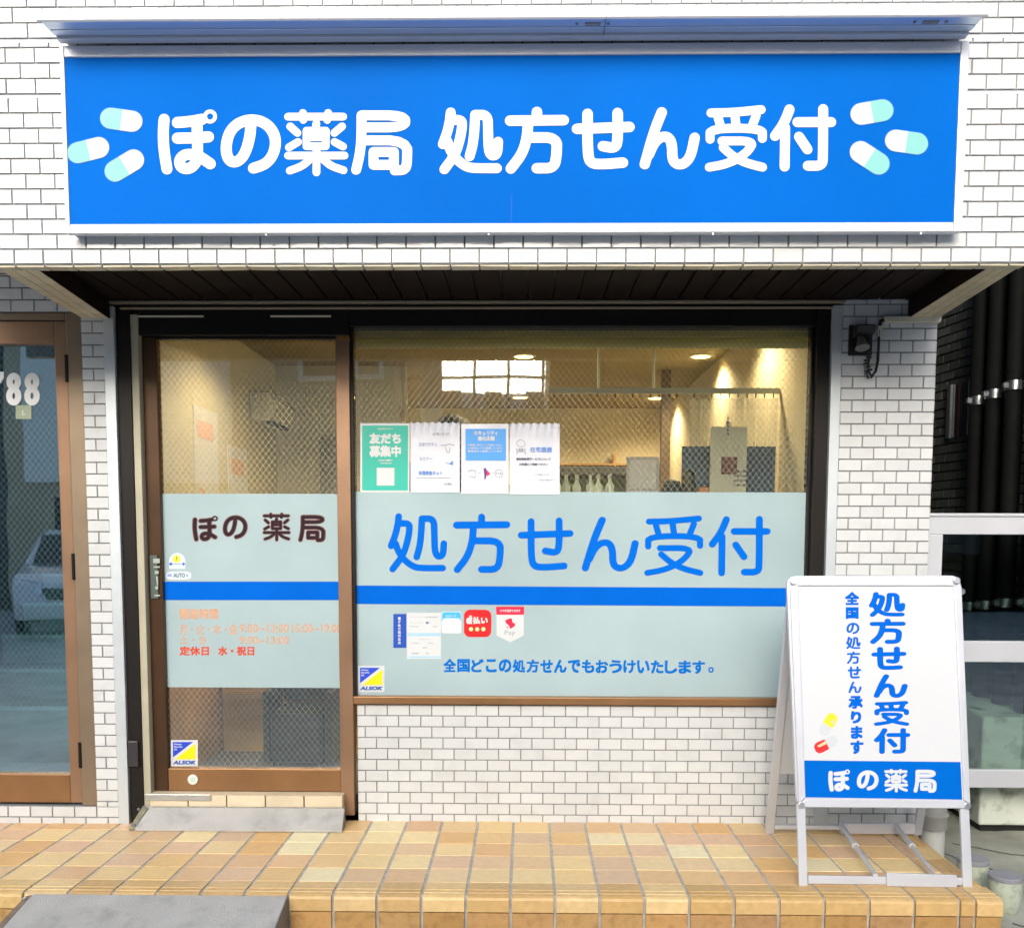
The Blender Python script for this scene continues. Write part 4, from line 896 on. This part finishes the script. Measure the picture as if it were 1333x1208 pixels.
# counter
t = thing('reception_counter', 'wooden reception counter with pale top seen through the window', 'counter', (.4, 2.6, .1))
BX((-.6, 2.35, .105), (1.1, 2.38, 1.02)).build('counter_front', WOOD, t); BX((-.62, 2.30, 1.021), (1.12, 2.85, 1.06)).build('counter_top', INT_WALL, t, bevel=.004)
BX((-.6, 2.78, .105), (1.1, 2.82, 1.02)).build('counter_back', WOOD, t)
t = thing('low_bench', 'low wooden bench front behind the lower door glass', 'bench', (-1.2, 1.2, .1))
BX((-1.66, 1.0, .105), (-.45, 1.02, .56)).build('bench_front', mat('golden_wood', (.62, .42, .17), .4, var=.15, vscale=3), t); BX((-1.66, .985, .40), (-.45, .999, .432)).build('rail', mat('pale_wood', (.58, .42, .2), .5), t); BX((-1.66, .99, .561), (-.45, 1.4, .60)).build('bench_top', mat('pale_wood', (.58, .42, .2), .5), t, bevel=.004)
t = thing('waiting_chair', 'dark boxy armchair behind the lower door glass in front of the bench', 'armchair', (-1.15, .78, .105))
DKC = mat('dark_teal_vinyl', (.018, .032, .040), .4, var=.3, vscale=9)
BX((-1.30, .60, .13), (-1.02, .90, .40)).build('seat', DKC, t, bevel=.03)
BX((-1.30, .86, .401), (-1.02, .93, .72)).build('backrest', DKC, t, bevel=.03)
for sx in (-1.335, -1.019): BX((sx, .60, .13), (sx + .034, .90, .50)).build('armrest', DKC, t, bevel=.012)
for sx in (-1.28, -1.04):
    for sy in (.64, .86): m = MB(); m.cyl((sx, sy, .105), (sx, sy, .129), .015, 12); m.build('leg', BLACK, t)
# dark poster stand inside at right
t = thing('poster_stand', 'upright poster stand with cream notice inside the right of the window', 'poster stand', (1.0, .5, .1))
BX((.865, .40, 1.2), (1.035, .415, 1.80)).build('notice', mat('cream_notice', (.48, .48, .36), .5), t); BX((.915, .3935, 1.58), (.99, .399, 1.66)).build('picture', mat('brown_picture', (.16, .07, .05), .5, var=.4, vscale=40), t)
f = Flat(PY(.3995), .0005)
for i in range(5): f.text('薬', 946, 543 + i * 5, 949, 546.6 + i * 5, .03)
for i in range(4): f.text('お薬の相談', 955, 612 + i * 6, 975, 615 + i * 6, .01)
f.build('lettering', DARK_INK, t)
BX((.75, .52, 1.15), (1.20, .53, 1.72)).build('rear_board', mat('slate_board', (.05, .09, .14), .5), t)
m = MB(); m.tube([(.95, .42, .105), (.95, .42, 1.82)], .012, 8); m.build('pole', ALU, t)
m = MB(); m.lathe((.95, .42, .105), [(.16, 0), (.16, .02), (.03, .03)], 24); m.build('base', BLACK, t)
# curtain rail with clear curtain
t = thing('curtain_rail', 'pale horizontal curtain rail hanging across the window behind the glass', 'curtain rail', (.6, .6, 1.9))
m = MB(); m.box((.10, .60, 1.985), (1.235, .63, 2.01)); m.build('rail', mat('pale_rail', (.55, .62, .55), .4), t)
for x in (.35, .62): m = MB(); m.cyl((x, .615, 2.01), (x, .615, 2.429), .006, 8); m.build('hanger', mat('pale_rail', (.55, .62, .55), .4), t)
m = MB()
for k in range(26): x = .13 + k * .043; m.box((x, .608, 1.965), (x + .004, .622, 1.985))
m.build('hook', BLACK, t)
m = MB(); npt = 60
pv = []
for k in range(npt + 1):
    u = k / npt; x = .80 + u * .43; y = .615 + .018 * math.sin(u * 50) * (1 + .3 * math.sin(u * 13)); pv += [(x, y, 1.15), (x, y, 1.962)]
m.add(pv, [(2 * k, 2 * k + 2, 2 * k + 3, 2 * k + 1) for k in range(npt)])
m.build('curtain', CURTAIN, t, smooth=True)
# air conditioner
t = thing('air_conditioner', 'white wall air conditioner inside, seen through upper door glass', 'air conditioner', (-1.5, 1.9, 2.1))
m = MB(); m.prism([(-1.6990, 1.99), (-1.699, 2.16), (-1.57, 2.16), (-1.54, 2.11), (-1.55, 2.02), (-1.58, 1.99)], 1.75, 2.25, 'Y'); m.build('casing', WHITE_P, t, bevel=.01)
BX((-1.565, 1.80, 1.975), (-1.61, 2.2, 1.9895)).build('outlet', BLACK, t)
# posters on inner wall
for i, (y, z0, z1, c) in enumerate(((.75, 1.35, 1.95, 'tall white notice with faint red panels on the inner left wall'), (1.3, 1.3, 1.8, 'smaller white notice farther in on the inner left wall'))):
    o = BX((-1.6995, y, z0), (-1.697, y + .38, z1)).build('wall_notice', WHITE_SHEET); tag(o, c, 'notice')
    BX((-1.6968, y + .05, z1 - .16), (-1.6960, y + .3, z1 - .07)).build('red_panel', mat('faded_red', (.66, .45, .38), .6), o); BX((-1.6968, y + .05, z0 + .08), (-1.6960, y + .14, z0 + .18)).build('red_panel', mat('faded_red', (.66, .45, .38), .6), o)
# small sheet on the wall behind the door, tall banner
o = BX((-1.40, 2.36, 1.25), (-1.22, 2.375, 1.95)).build('hanging_banner', mat('grey_banner', (.30, .31, .33), .7, var=.3, vscale=30)); tag(o, 'grey patterned banner hanging at the back behind the door glass', 'banner')
# shelf with packs
t = thing('display_shelf', 'white display shelf with green board behind the window posters', 'shelf', (.35, .8, .1))
BX((.10, .75, 1.60), (.66, 1.0, 1.64)).build('top_board', mat('grey_shelf_top', (.18, .19, .17), .6), t, bevel=.003)
BX((.10, .98, 1.2), (.66, 1.0, 1.598)).build('back_board', mat('pale_green_board', (.52, .60, .42), .6), t); BX((.10, .75, .105), (.12, .979, 1.598)).build('side_board', WHITE_SHEET, t); BX((.64, .75, .105), (.66, .979, 1.598)).build('side_board', WHITE_SHEET, t); BX((.121, .75, 1.38), (.639, .979, 1.40)).build('shelf_board', WHITE_SHEET, t)
rn = random.Random(8)
for i in range(7):
    x = .14 + i * .07; h = rn.uniform(.07, .15)
    o = BX((x, .80, 1.401), (x + .055, .86, 1.401 + h)).build('medicine_box', mat('pack_%d' % (i % 3), [(.5, .5, .4), (.15, .25, .2), (.6, .55, .5)][i % 3], .5)); 
    tag(o, ['cream', 'dark green', 'beige'][i % 3] + ' medicine box on the white shelf, number of its row from the left: ' + ['first', 'second', 'third', 'fourth', 'fifth', 'sixth', 'last'][i], 'box', 'medicine boxes on the display shelf')
t = thing('leaflet_holder', 'grey framed leaflet standing on the ledge behind the clear window', 'leaflet', (.50, .5, 1.4))
BX((.47, .40, 1.36), (.625, .41, 1.66)).build('board', mat('grey_leaflet', (.40, .38, .34), .6), t); BX((.485, .3965, 1.51), (.61, .3995, 1.645)).build('notice', mat('pale_leaflet', (.55, .53, .48), .6), t)
m = MB()
for k in range(8): m.box((.472 + k * .019, .38, 1.43), (.485 + k * .019, .384, 1.50))
m.build('leaflets', WHITE_P, t); BX((.46, .37, 1.44), (.64, .42, 1.469)).build('tray', BLACK, t)
o = BX((-.6, .36, 1.41), (1.2, .66, 1.439)).build('ledge', WOOD); tag(o, 'narrow wooden ledge just inside the window behind the film', 'ledge')
bp_ = None
for i in range(9):
    x = -.02 + i * .052 + (.012 if i % 3 == 0 else 0)
    if bp_ is None:
        m = MB(); m.lathe((x, .44, 1.44), [(.018, 0), (.020, .01), (.020, .085), (.008, .105), (.008, .125), (.010, .127), (.010, .14)], 16)
        bp_ = m.build('bottle', mat('pale_bottle', (.50, .58, .48), .2), smooth=True); tag(bp_, 'small pale bottle in the row on the wooden ledge inside the window', 'bottle', 'pale bottles on the ledge'); bx_ = x
    else:
        o = bp_.copy(); COL.objects.link(o); o.location = (x - bx_, (i % 2) * .03, 0); o.scale = (1, 1, 1)
o = BX((.93, 2.55, 1.061), (.99, 2.61, 2.429)).build('post', mat('dark_brown_post', (.10, .07, .04), .5)); tag(o, 'dark brown square post rising from the counter to the ceiling', 'post')
rn = random.Random(4)
for i in range(5):
    x = -.58 + i * .036
    o = BX((x, .45, 1.4395), (x + .03, .60, 1.4395 + .20 + .02 * (i % 2))).build('file_binder', mat('binder_%d' % (i % 3), [(.12, .16, .2), (.4, .38, .3), (.25, .12, .08)][i % 3], .5)); tag(o, 'upright file binder on the ledge behind the green poster, %s of five' % ['leftmost', 'second', 'middle', 'fourth', 'rightmost'][i], 'binder', 'file binders on the ledge')
m = MB(); m.box((.1, 2.4, 1.0605), (.40, 2.44, 1.36)); o = m.build('monitor', BLACK, bevel=.006); tag(o, 'black computer monitor on the reception counter seen beside the last poster', 'monitor')
t = thing('drug_cabinet', 'brown medicine cabinet with open shelves against the back wall', 'cabinet', (.75, 4.4, .1))
for x in (.2, .75, 1.2): BX((x, 4.2, .106), (x + .02, 4.525, 2.0)).build('side_panel', WOOD, t)
for k in range(6):
    BX((.2205, 4.2, .5 + k * .28), (.7495, 4.52, .515 + k * .28)).build('shelf', WOOD, t); BX((.7705, 4.2, .5 + k * .28), (1.1995, 4.52, .515 + k * .28)).build('shelf', WOOD, t)
rn = random.Random(21)
for k in range(2, 5):
    m = MB(); m.m = 0; x = .24
    while x < 1.17:
        w_ = rn.uniform(.03, .07)
        if not (x < .76 < x + w_ + .02): m.m = rn.randint(0, 3); m.box((x, 4.22, .5155 + k * .28), (x + w_, 4.34, .5155 + k * .28 + rn.uniform(.10, .22)))
        x += w_ + .006
    o = m.build('medicine_packs', [mat('pk0', (.45, .43, .36), .6), mat('pk1', (.10, .17, .22), .6), mat('pk2', (.28, .16, .10), .6), mat('pk3', (.16, .20, .12), .6)]); tag(o, 'row of mixed medicine packs on the %s shelf of the cabinet' % ['lowest visible', 'second', 'third', 'top'][k - 2], 'packs'); o['kind'] = 'stuff'
# wall things at back: round basket, trays
m = MB(); m.lathe((-.36, .52, 1.44), [(.05, 0), (.09, .10), (.12, .24), (.11, .33), (.08, .40), (.03, .43)], 24); o = m.build('wicker_basket', mat('dark_wicker', (.03, .045, .06), .7, bump=.8, bscale=60), smooth=True); tag(o, 'dark domed basket behind the second poster on the window', 'basket')
for i, (x, w_, h, c) in enumerate(((.70, .05, .11, 'dark'), (.78, .035, .15, 'tall dark'), (.86, .045, .08, 'low orange'))):
    m = MB(); m.lathe((x, .5, 1.44), [(w_ * .7, 0), (w_, h * .5), (w_ * .8, h), (w_ * .3, h * 1.1)], 18); o = m.build('pot', mat('pot_' + str(i), [(.03, .04, .04), (.05, .05, .03), (.5, .22, .06)][i], .5), smooth=True); tag(o, c + ' pot standing on the wooden ledge inside the window', 'pot')

# ================================================================== LAMP AND CONDUIT ON THE RIGHT PILLAR
t = thing('wall_floodlight', 'small black floodlight bracket with dangling cable on the right tiled pillar', 'floodlight', (1.41, 0, 2.1))
BX((1.362, -.012, 2.052), (1.462, .0005, 2.178)).build('back_plate', BLACK, t, bevel=.004)
m = MB(); m.hexa([(1.372, -.075, 2.135), (1.452, -.075, 2.135), (1.452, -.0125, 2.120), (1.372, -.0125, 2.120), (1.376, -.09, 2.165), (1.448, -.09, 2.165), (1.452, -.0125, 2.176), (1.372, -.0125, 2.176)]); m.build('housing', BLACK, t, bevel=.006)
m = MB(); m.tube([(1.405, -.03, 2.125), (1.405, -.045, 2.10), (1.405, -.055, 2.075)], [.012, .02, .03], 16); m.build('lamp_head', mat('grey_lamp_head', (.16, .16, .15), .4), t, smooth=True)
m = MB(); m.tube([(1.44, -.03, 2.13), (1.435, -.035, 2.08), (1.443, -.03, 2.03), (1.438, -.03, 1.995)], .005, 8); 
for k in range(5): a = k * 1.3; m.lathe((1.440 + .008 * math.cos(a), -.025, 1.985 + .013 * k), [(.004, 0), (.012, .003), (.012, .008), (.004, .011)], 12)
m.tube([(1.44, -.02, 1.99), (1.46, -.02, 1.965), (1.478, -.015, 1.985), (1.487, -.013, 2.03), (1.488, -.013, 2.16)], .0055, 8); m.tube([(1.435, -.02, 1.99), (1.445, -.02, 1.955), (1.46, -.02, 1.96), (1.472, -.02, 1.98)], .004, 8)
m.build('cable', BLACK, t, smooth=True)
t = thing('cable_conduit', 'pale cream cable conduit running along the top of the right pillar', 'conduit', (1.6, 0, 2.2))
m = MB(); m.box((1.505, -.024, 2.186), (1.741, -.0005, 2.214)); m.build('trunking', mat('cream_plastic', (.58, .57, .47), .5, var=.1), t, bevel=.004)
m = MB(); m.box((1.481, -.018, 2.128), (1.502, -.0005, 2.176)); m.build('junction', mat('cream_plastic', (.58, .57, .47), .5, var=.1), t, bevel=.003)
m = MB(); m.tube([(1.492, -.01, 2.176), (1.493, -.01, 2.195), (1.506, -.01, 2.20)], .007, 8); m.build('elbow', BLACK, t)
m = MB(); m.box((1.738, -.003, 2.20), (1.752, .02, 2.225)); m.build('end_clip', GROUT, t)

# ================================================================== ALLEY ON THE RIGHT
NB = thing('neighbour_building', 'dark brick-tiled neighbouring building closing the alley on the right', 'building', (2.6, 1, 0))
wd = Vector((.17, -1, 0)).normalized(); wn = Vector((-1, -.17, 0)).normalized()
tiles('brick_wall', (2.22, 1.95, 0), tuple(wd), EZ, tuple(wn), -.6, 2.6, -.15, 4.2, NB, mats=[DARK_TILE, DARK_GROUT], j=.009, prouds=.008, tilt=.002)
BX((1.75, 2.5, -.15), (2.4, 2.6, 4.2)).build('end_wall', DARK_GROUT, NB)
def WP(s, z, n=0): p = Vector((2.22, 1.95, 0)) + wd * s + wn * n; return Vector((p.x, p.y, z))
# vent louver on the brick wall
t = thing('louvre_window', 'narrow metal louvre window on the dark brick wall above the partition', 'window', WP(.75, 2.0))
for s, w_ in ((.73, .03), (.92, .05)):
    m = MB(); m.hexa([WP(s, 1.83, .0), WP(s + w_, 1.83, .0), WP(s + w_, 1.83, .03), WP(s, 1.83, .03), WP(s, 2.12, 0), WP(s + w_, 2.12, 0), WP(s + w_, 2.12, .03), WP(s, 2.12, .03)]); m.build('frame_bar', ALU, t)
m = MB(); m.hexa([WP(.761, 1.83, .0), WP(.919, 1.83, .0), WP(.919, 1.83, .015), WP(.761, 1.83, .015), WP(.761, 2.12, 0), WP(.919, 2.12, 0), WP(.919, 2.12, .015), WP(.761, 2.12, .015)]); m.build('pane', CARGLASS, t)
m = MB(); m.hexa([WP(.82, 1.83, .016), WP(.83, 1.83, .016), WP(.83, 1.83, .024), WP(.82, 1.83, .024), WP(.82, 2.12, .016), WP(.83, 2.12, .016), WP(.83, 2.12, .024), WP(.82, 2.12, .024)]); m.build('slat', mat('maroon_slat', (.05, .015, .02), .5), t)
proto = None
for i, (s, z1, z2) in enumerate(((1.08, 1.985, .93), (1.21, 2.0, .92), (1.36, 2.02, .91), (1.53, 2.035, .90))):
    lab = ['leftmost', 'second from the left', 'third from the left', 'rightmost'][i]
    if proto is None:
        t = thing('drainpipe', 'black drainpipe with silver clamps on the brick wall, %s of four' % lab, 'drainpipe', WP(s, 0, .08), 'black drainpipes in the alley')
        m = MB(); m.tube([WP(s, -.12, .08), WP(s, 4.1, .08)], .043, 20); m.build('pipe', mat('black_pipe', (.004, .005, .005), .75, var=.3, vscale=3, spec=.15), t, smooth=True)
        for z in (z1, z2):
            m = MB(); m.tube([WP(s, z - .022, .08), WP(s, z + .022, .08)], .0455, 24, cap=False); m.box((*(WP(s, z - .012, .132) - Vector((.012, .012, 0))).xy, z - .012), (*(WP(s, z, .132) + Vector((.012, .012, 0))).xy, z + .012)); m.build('clamp', STEEL, t, smooth=True)
        proto = t; s0 = s
    else:
        t = proto.copy(); COL.objects.link(t); t.location = WP(s, z1 - 1.985, .08); t['label'] = 'black drainpipe with silver clamps on the brick wall, %s of four' % lab
        for ch in proto.children: c = ch.copy(); COL.objects.link(c); c.parent = t; c.matrix_parent_inverse = ch.matrix_parent_inverse.copy()
# aluminium partition
t = thing('glazed_partition', 'low silver aluminium framed glass partition across the alley mouth', 'partition', (2.3, .15, -.1))
py0, py1 = .13, .17
m = MB(); m.box((1.762, py0, -.128), (1.852, py1, 1.298)); m.box((2.75, py0, -.128), (2.84, py1, 1.298)); m.build('stile', ALU_W, t, bevel=.003)
m = MB(); m.box((1.762, py0 - .008, 1.378), (2.84, py1 + .005, 1.392)); m.box((1.762, py0, 1.2985), (2.84, py1, 1.3775)); m.build('top_rail', ALU_W, t, bevel=.003)
m = MB(); m.box((1.8525, py0, .728), (2.7495, py1, .822)); m.build('middle_rail', ALU_W, t, bevel=.003)
m = MB(); m.box((1.8525, py0, .154), (2.7495, py1, .236)); m.build('bottom_rail', ALU_W, t, bevel=.003)
BX((1.8525, .147, .8225), (2.7495, .152, 1.298)).build('pane', GLASS_P, t); BX((1.8525, .147, .2365), (2.7495, .152, .7275)).build('pane', GLASS_P, t)
# old white painted box behind it
t = thing('painted_block', 'old white painted concrete block with peeling paint behind the glass partition', 'concrete block', (2.6, .6, -.1))
m = MB(); m.hexa([(2.165, .34, -.085), (3.2, .34, -.085), (3.2, 1.1, -.085), (2.165, 1.1, -.085), (2.165, .34, .44), (3.2, .34, .44), (3.2, 1.05, .50), (2.165, 1.05, .50)]); m.build('block', PAINTW, t, bevel=.012)
BX((2.19, .38, -.128), (3.15, 1.0, -.086)).build('plinth', BLACK, t)
# drain pipe stub by the pillar
t = thing('pipe_stub', 'short grey drain pipe stub standing beside the pillar foot behind the sign', 'pipe', (1.81, .02, -.12))
m = MB(); m.tube([(1.808, .02, .10), (1.808, .02, .8)], .052, 24); m.build('pipe', PVC, t, smooth=True)
m = MB(); m.lathe((1.808, .02, .0), [(.060, 0), (.062, .005), (.062, .055), (.066, .06), (.066, .07), (.058, .075), (.056, .12)], 28); m.build('socket', PVC, t, smooth=True)
m = MB(); m.lathe((1.808, .02, -.125), [(.052, 0), (.052, .125)], 28); m.build('lower_pipe', mat('pale_pvc', (.52, .55, .53), .5, dirt=.2, dscale=12), t, smooth=True)
proto = None
for i, (x, y, s) in enumerate(((1.812, -.625, 1.), (1.775, -.44, 1.))):
    lab = ['round concrete pipe cap with grey lid by the corner of the step, nearer the street', 'round concrete pipe cap with grey lid half hidden behind the sign leg'][i]
    if proto is None:
        t = thing('concrete_stub', lab, 'pipe cap', (x, y, -.128), 'round pipe caps on the alley ground')
        m = MB(); m.lathe((x, y, -.128), [(.036, 0), (.046, .012), (.055, .045), (.058, .09), (.058, .138)], 32); m.build('body', mat('pale_green_concrete', (.46, .52, .42), .7, dirt=.5, dscale=25, bump=.3), t, smooth=True)
        m = MB(); m.lathe((x, y, -.128), [(.0595, .130), (.0605, .136), (.0605, .146), (.057, .149)], 32); m.build('lid', mat('grey_lid', (.27, .28, .31), .6, var=.1, bump=.2), t, smooth=True)
        proto = t
    else:
        t = proto.copy(); COL.objects.link(t); t.location = (x, y, -.128); t['label'] = lab
        for ch in proto.children: c = ch.copy(); COL.objects.link(c); c.parent = t; c.matrix_parent_inverse = ch.matrix_parent_inverse.copy()

# ================================================================== ACROSS THE STREET (seen in the glass)
OB = thing('street_building', 'beige building across the street reflected in the glass', 'building', (0, -15, 0))
BX((-9.9, -22, -.13), (-2.5, -14, 5.8)).build('wall', OPP_A, OB); BX((-22, -22, -.13), (-9.95, -14, 6.0)).build('wall', mat('dark_render', (.05, .06, .065), .8, var=.2), OB)
for (xa, xb, za, zb) in ((-9.5, -7.95, 2.3, 5.6), (-7.7, -5.6, 2.3, 5.5)): BX((xa, -13.99, za), (xb, -13.9, zb)).build('white_panel', mat('bright_panel', (.85, .88, .86), .6), OB)
for (xa, xb, za, zb) in ((-4.3, -3.5, 4.2, 5.4), (-3.3, -2.7, 4.2, 5.4)):
    wf_ = BX((xa, -13.99, za), (xb, -13.93, zb)).build('window', mat('bright_panel', (.85, .88, .86), .6), OB); BX((xa + .08, -13.929, za + .08), (xb - .08, -13.92, zb - .08)).build('pane', WINDARK, wf_); BX((5.2, -22, -.13), (16, -14, 6.0)).build('wall', OPP_C, OB); BX((-2.499, -21, -.13), (5.199, -14.6, 3.75)).build('wall', OPP_A, OB)
m = MB()
for k in range(5): m.box((-2.45 + k * .68, -14.9, 3.751), (-2.38 + k * .68, -14.87, 7.0))
for z in (4.35, 5.0): m.box((-2.49, -14.9, z), (.43, -14.87, z + .07))
m.build('roof_fence', mat('grey_fence', (.2, .22, .24), .6), OB)
for x in (-1.65, -.85, -.05): BX((x, -14.85, 3.751), (x + .36, -14.65, 4.1)).build('roof_planter', OPP_A, OB)
BX((.44, -20, 3.751), (5.19, -14.7, 5.9)).build('penthouse', mat('brown_render', (.18, .12, .07), .9, var=.2, vscale=1), OB)
for (x, z) in ((-9, .6), (-6, .6), (7, 1), (10, 1), (7, 4), (10, 4), (-1, .9), (2, .9)):
    BX((x, -14.6 if -2.2 < x < 5 else -13.99, z), (x + 1.6, -13.97 if not -2.2 < x < 5 else -14.55, z + 1.4)).build('window', WINDARK, OB)
FB = thing('sky_dimming_building', 'added pale building behind the street building, dimming the sky in the window reflection', 'building', (-1, -30, 0))  # added block that dims the bright sky reflected in the window
BX((-7, -38, -.13), (4, -30, 6.3)).build('wall', mat('far_pale_render', (.55, .60, .66), .9, var=.06, vscale=.6), FB)
for i in range(5):
    for z in (2.0, 4.6): BX((-6.2 + i * 2.1, -30.05, z), (-5.0 + i * 2.1, -29.95, z + 1.0)).build('window', WINDARK, FB)
t = thing('utility_pole', 'grey concrete utility pole across the street reflected in the glass', 'pole', (-1.3, -9, -.13))
m = MB(); m.tube([(-1.3, -9, -.13), (-1.3, -9, 9)], [.16, .11], 16); m.build('shaft', CONCRETE, t, smooth=True)
for z in (4.4, 5.2): m = MB(); m.tube([(-14, -9, z + 1.0), (-7, -9, z + .2), (-1.3, -9, z), (5, -9, z + .2), (14, -9, z + 1)], .02, 6); m.build('wire', BLACK, t)
# white car parked across the street
def car(cx, cy, rot):
    t = thing('parked_car', 'white hatchback parked across the street, seen reflected in the stair door glass', 'car', (cx, cy, -.14))
    c, s = math.cos(rot), math.sin(rot)
    def T(x, y, z): return (cx + x * c - y * s, cy + x * s + y * c, z - .14)
    def P(mb, pts, w0, w1=None):   # profile in (length, height) lofted across the width with a tucked-in roof
        n = len(pts); wf = lambda z: w0 if z < .95 else w0 - (z - .95) * .42
        mb.add([T(-wf(z), y, z) for y, z in pts] + [T(wf(z), y, z) for y, z in pts], [tuple(range(n)), tuple(range(n, 2 * n))[::-1]] + [(i, i + n, (i + 1) % n + n, (i + 1) % n) for i in range(n)])
    m = MB(); P(m, [(-2, .3), (-2.05, .6), (-2.0, .95), (-1.5, 1.0), (1.0, 1.0), (1.75, .88), (2.0, .75), (2.06, .5), (2.0, .28)], .85); m.build('body', CARWHITE, t, bevel=.06, seg=3)
    m = MB(); P(m, [(-1.85, 1.0), (-1.6, 1.42), (-1.2, 1.5), (.0, 1.5), (.45, 1.42), (1.15, .98)], .80); m.build('roof', CARWHITE, t, bevel=.05)
    m = MB(); m.hexa([T(-.66, 1.16, 1.0), T(.66, 1.16, 1.0), T(.66, 1.19, 1.0), T(-.66, 1.19, 1.0), T(-.56, .5, 1.42), T(.56, .5, 1.42), T(.56, .53, 1.43), T(-.56, .53, 1.43)]); m.build('windscreen', CARGLASS, t)
    for sx in (-1, 1):
        m = MB(); m.hexa([T(sx * .5, 2.0, .62), T(sx * .8, 1.9, .64), T(sx * .8, 1.95, .64), T(sx * .5, 2.06, .62), T(sx * .52, 1.95, .78), T(sx * .8, 1.82, .82), T(sx * .8, 1.87, .82), T(sx * .52, 2.0, .78)]); m.build('headlight', CHROME, t)
        for sy in (-1.25, 1.3):
            m = MB(); a = T(sx * .87, sy, .31); b = T(sx * .68, sy, .31); m.cyl(a, b, .31, 24); wl = m.build('wheel', BLACK, t)
            m = MB(); m.cyl(T(sx * .88, sy, .31), T(sx * .86, sy, .31), .2, 20); m.build('rim', CHROME, wl)
    m = MB(); m.hexa([T(-.45, 2.05, .55), T(.45, 2.05, .55), T(.45, 2.075, .55), T(-.45, 2.075, .55), T(-.5, 2.03, .7), T(.5, 2.03, .7), T(.5, 2.05, .7), T(-.5, 2.05, .7)]); m.build('grille', BLACK, t)
    m = MB(); m.hexa([T(-.17, 2.065, .40), T(.17, 2.065, .40), T(.17, 2.08, .40), T(-.17, 2.08, .40), T(-.17, 2.065, .5), T(.17, 2.065, .5), T(.17, 2.08, .5), T(-.17, 2.08, .5)]); m.build('number_plate', WHITE_P, t)
car(-7.0, -10.8, R(-24))
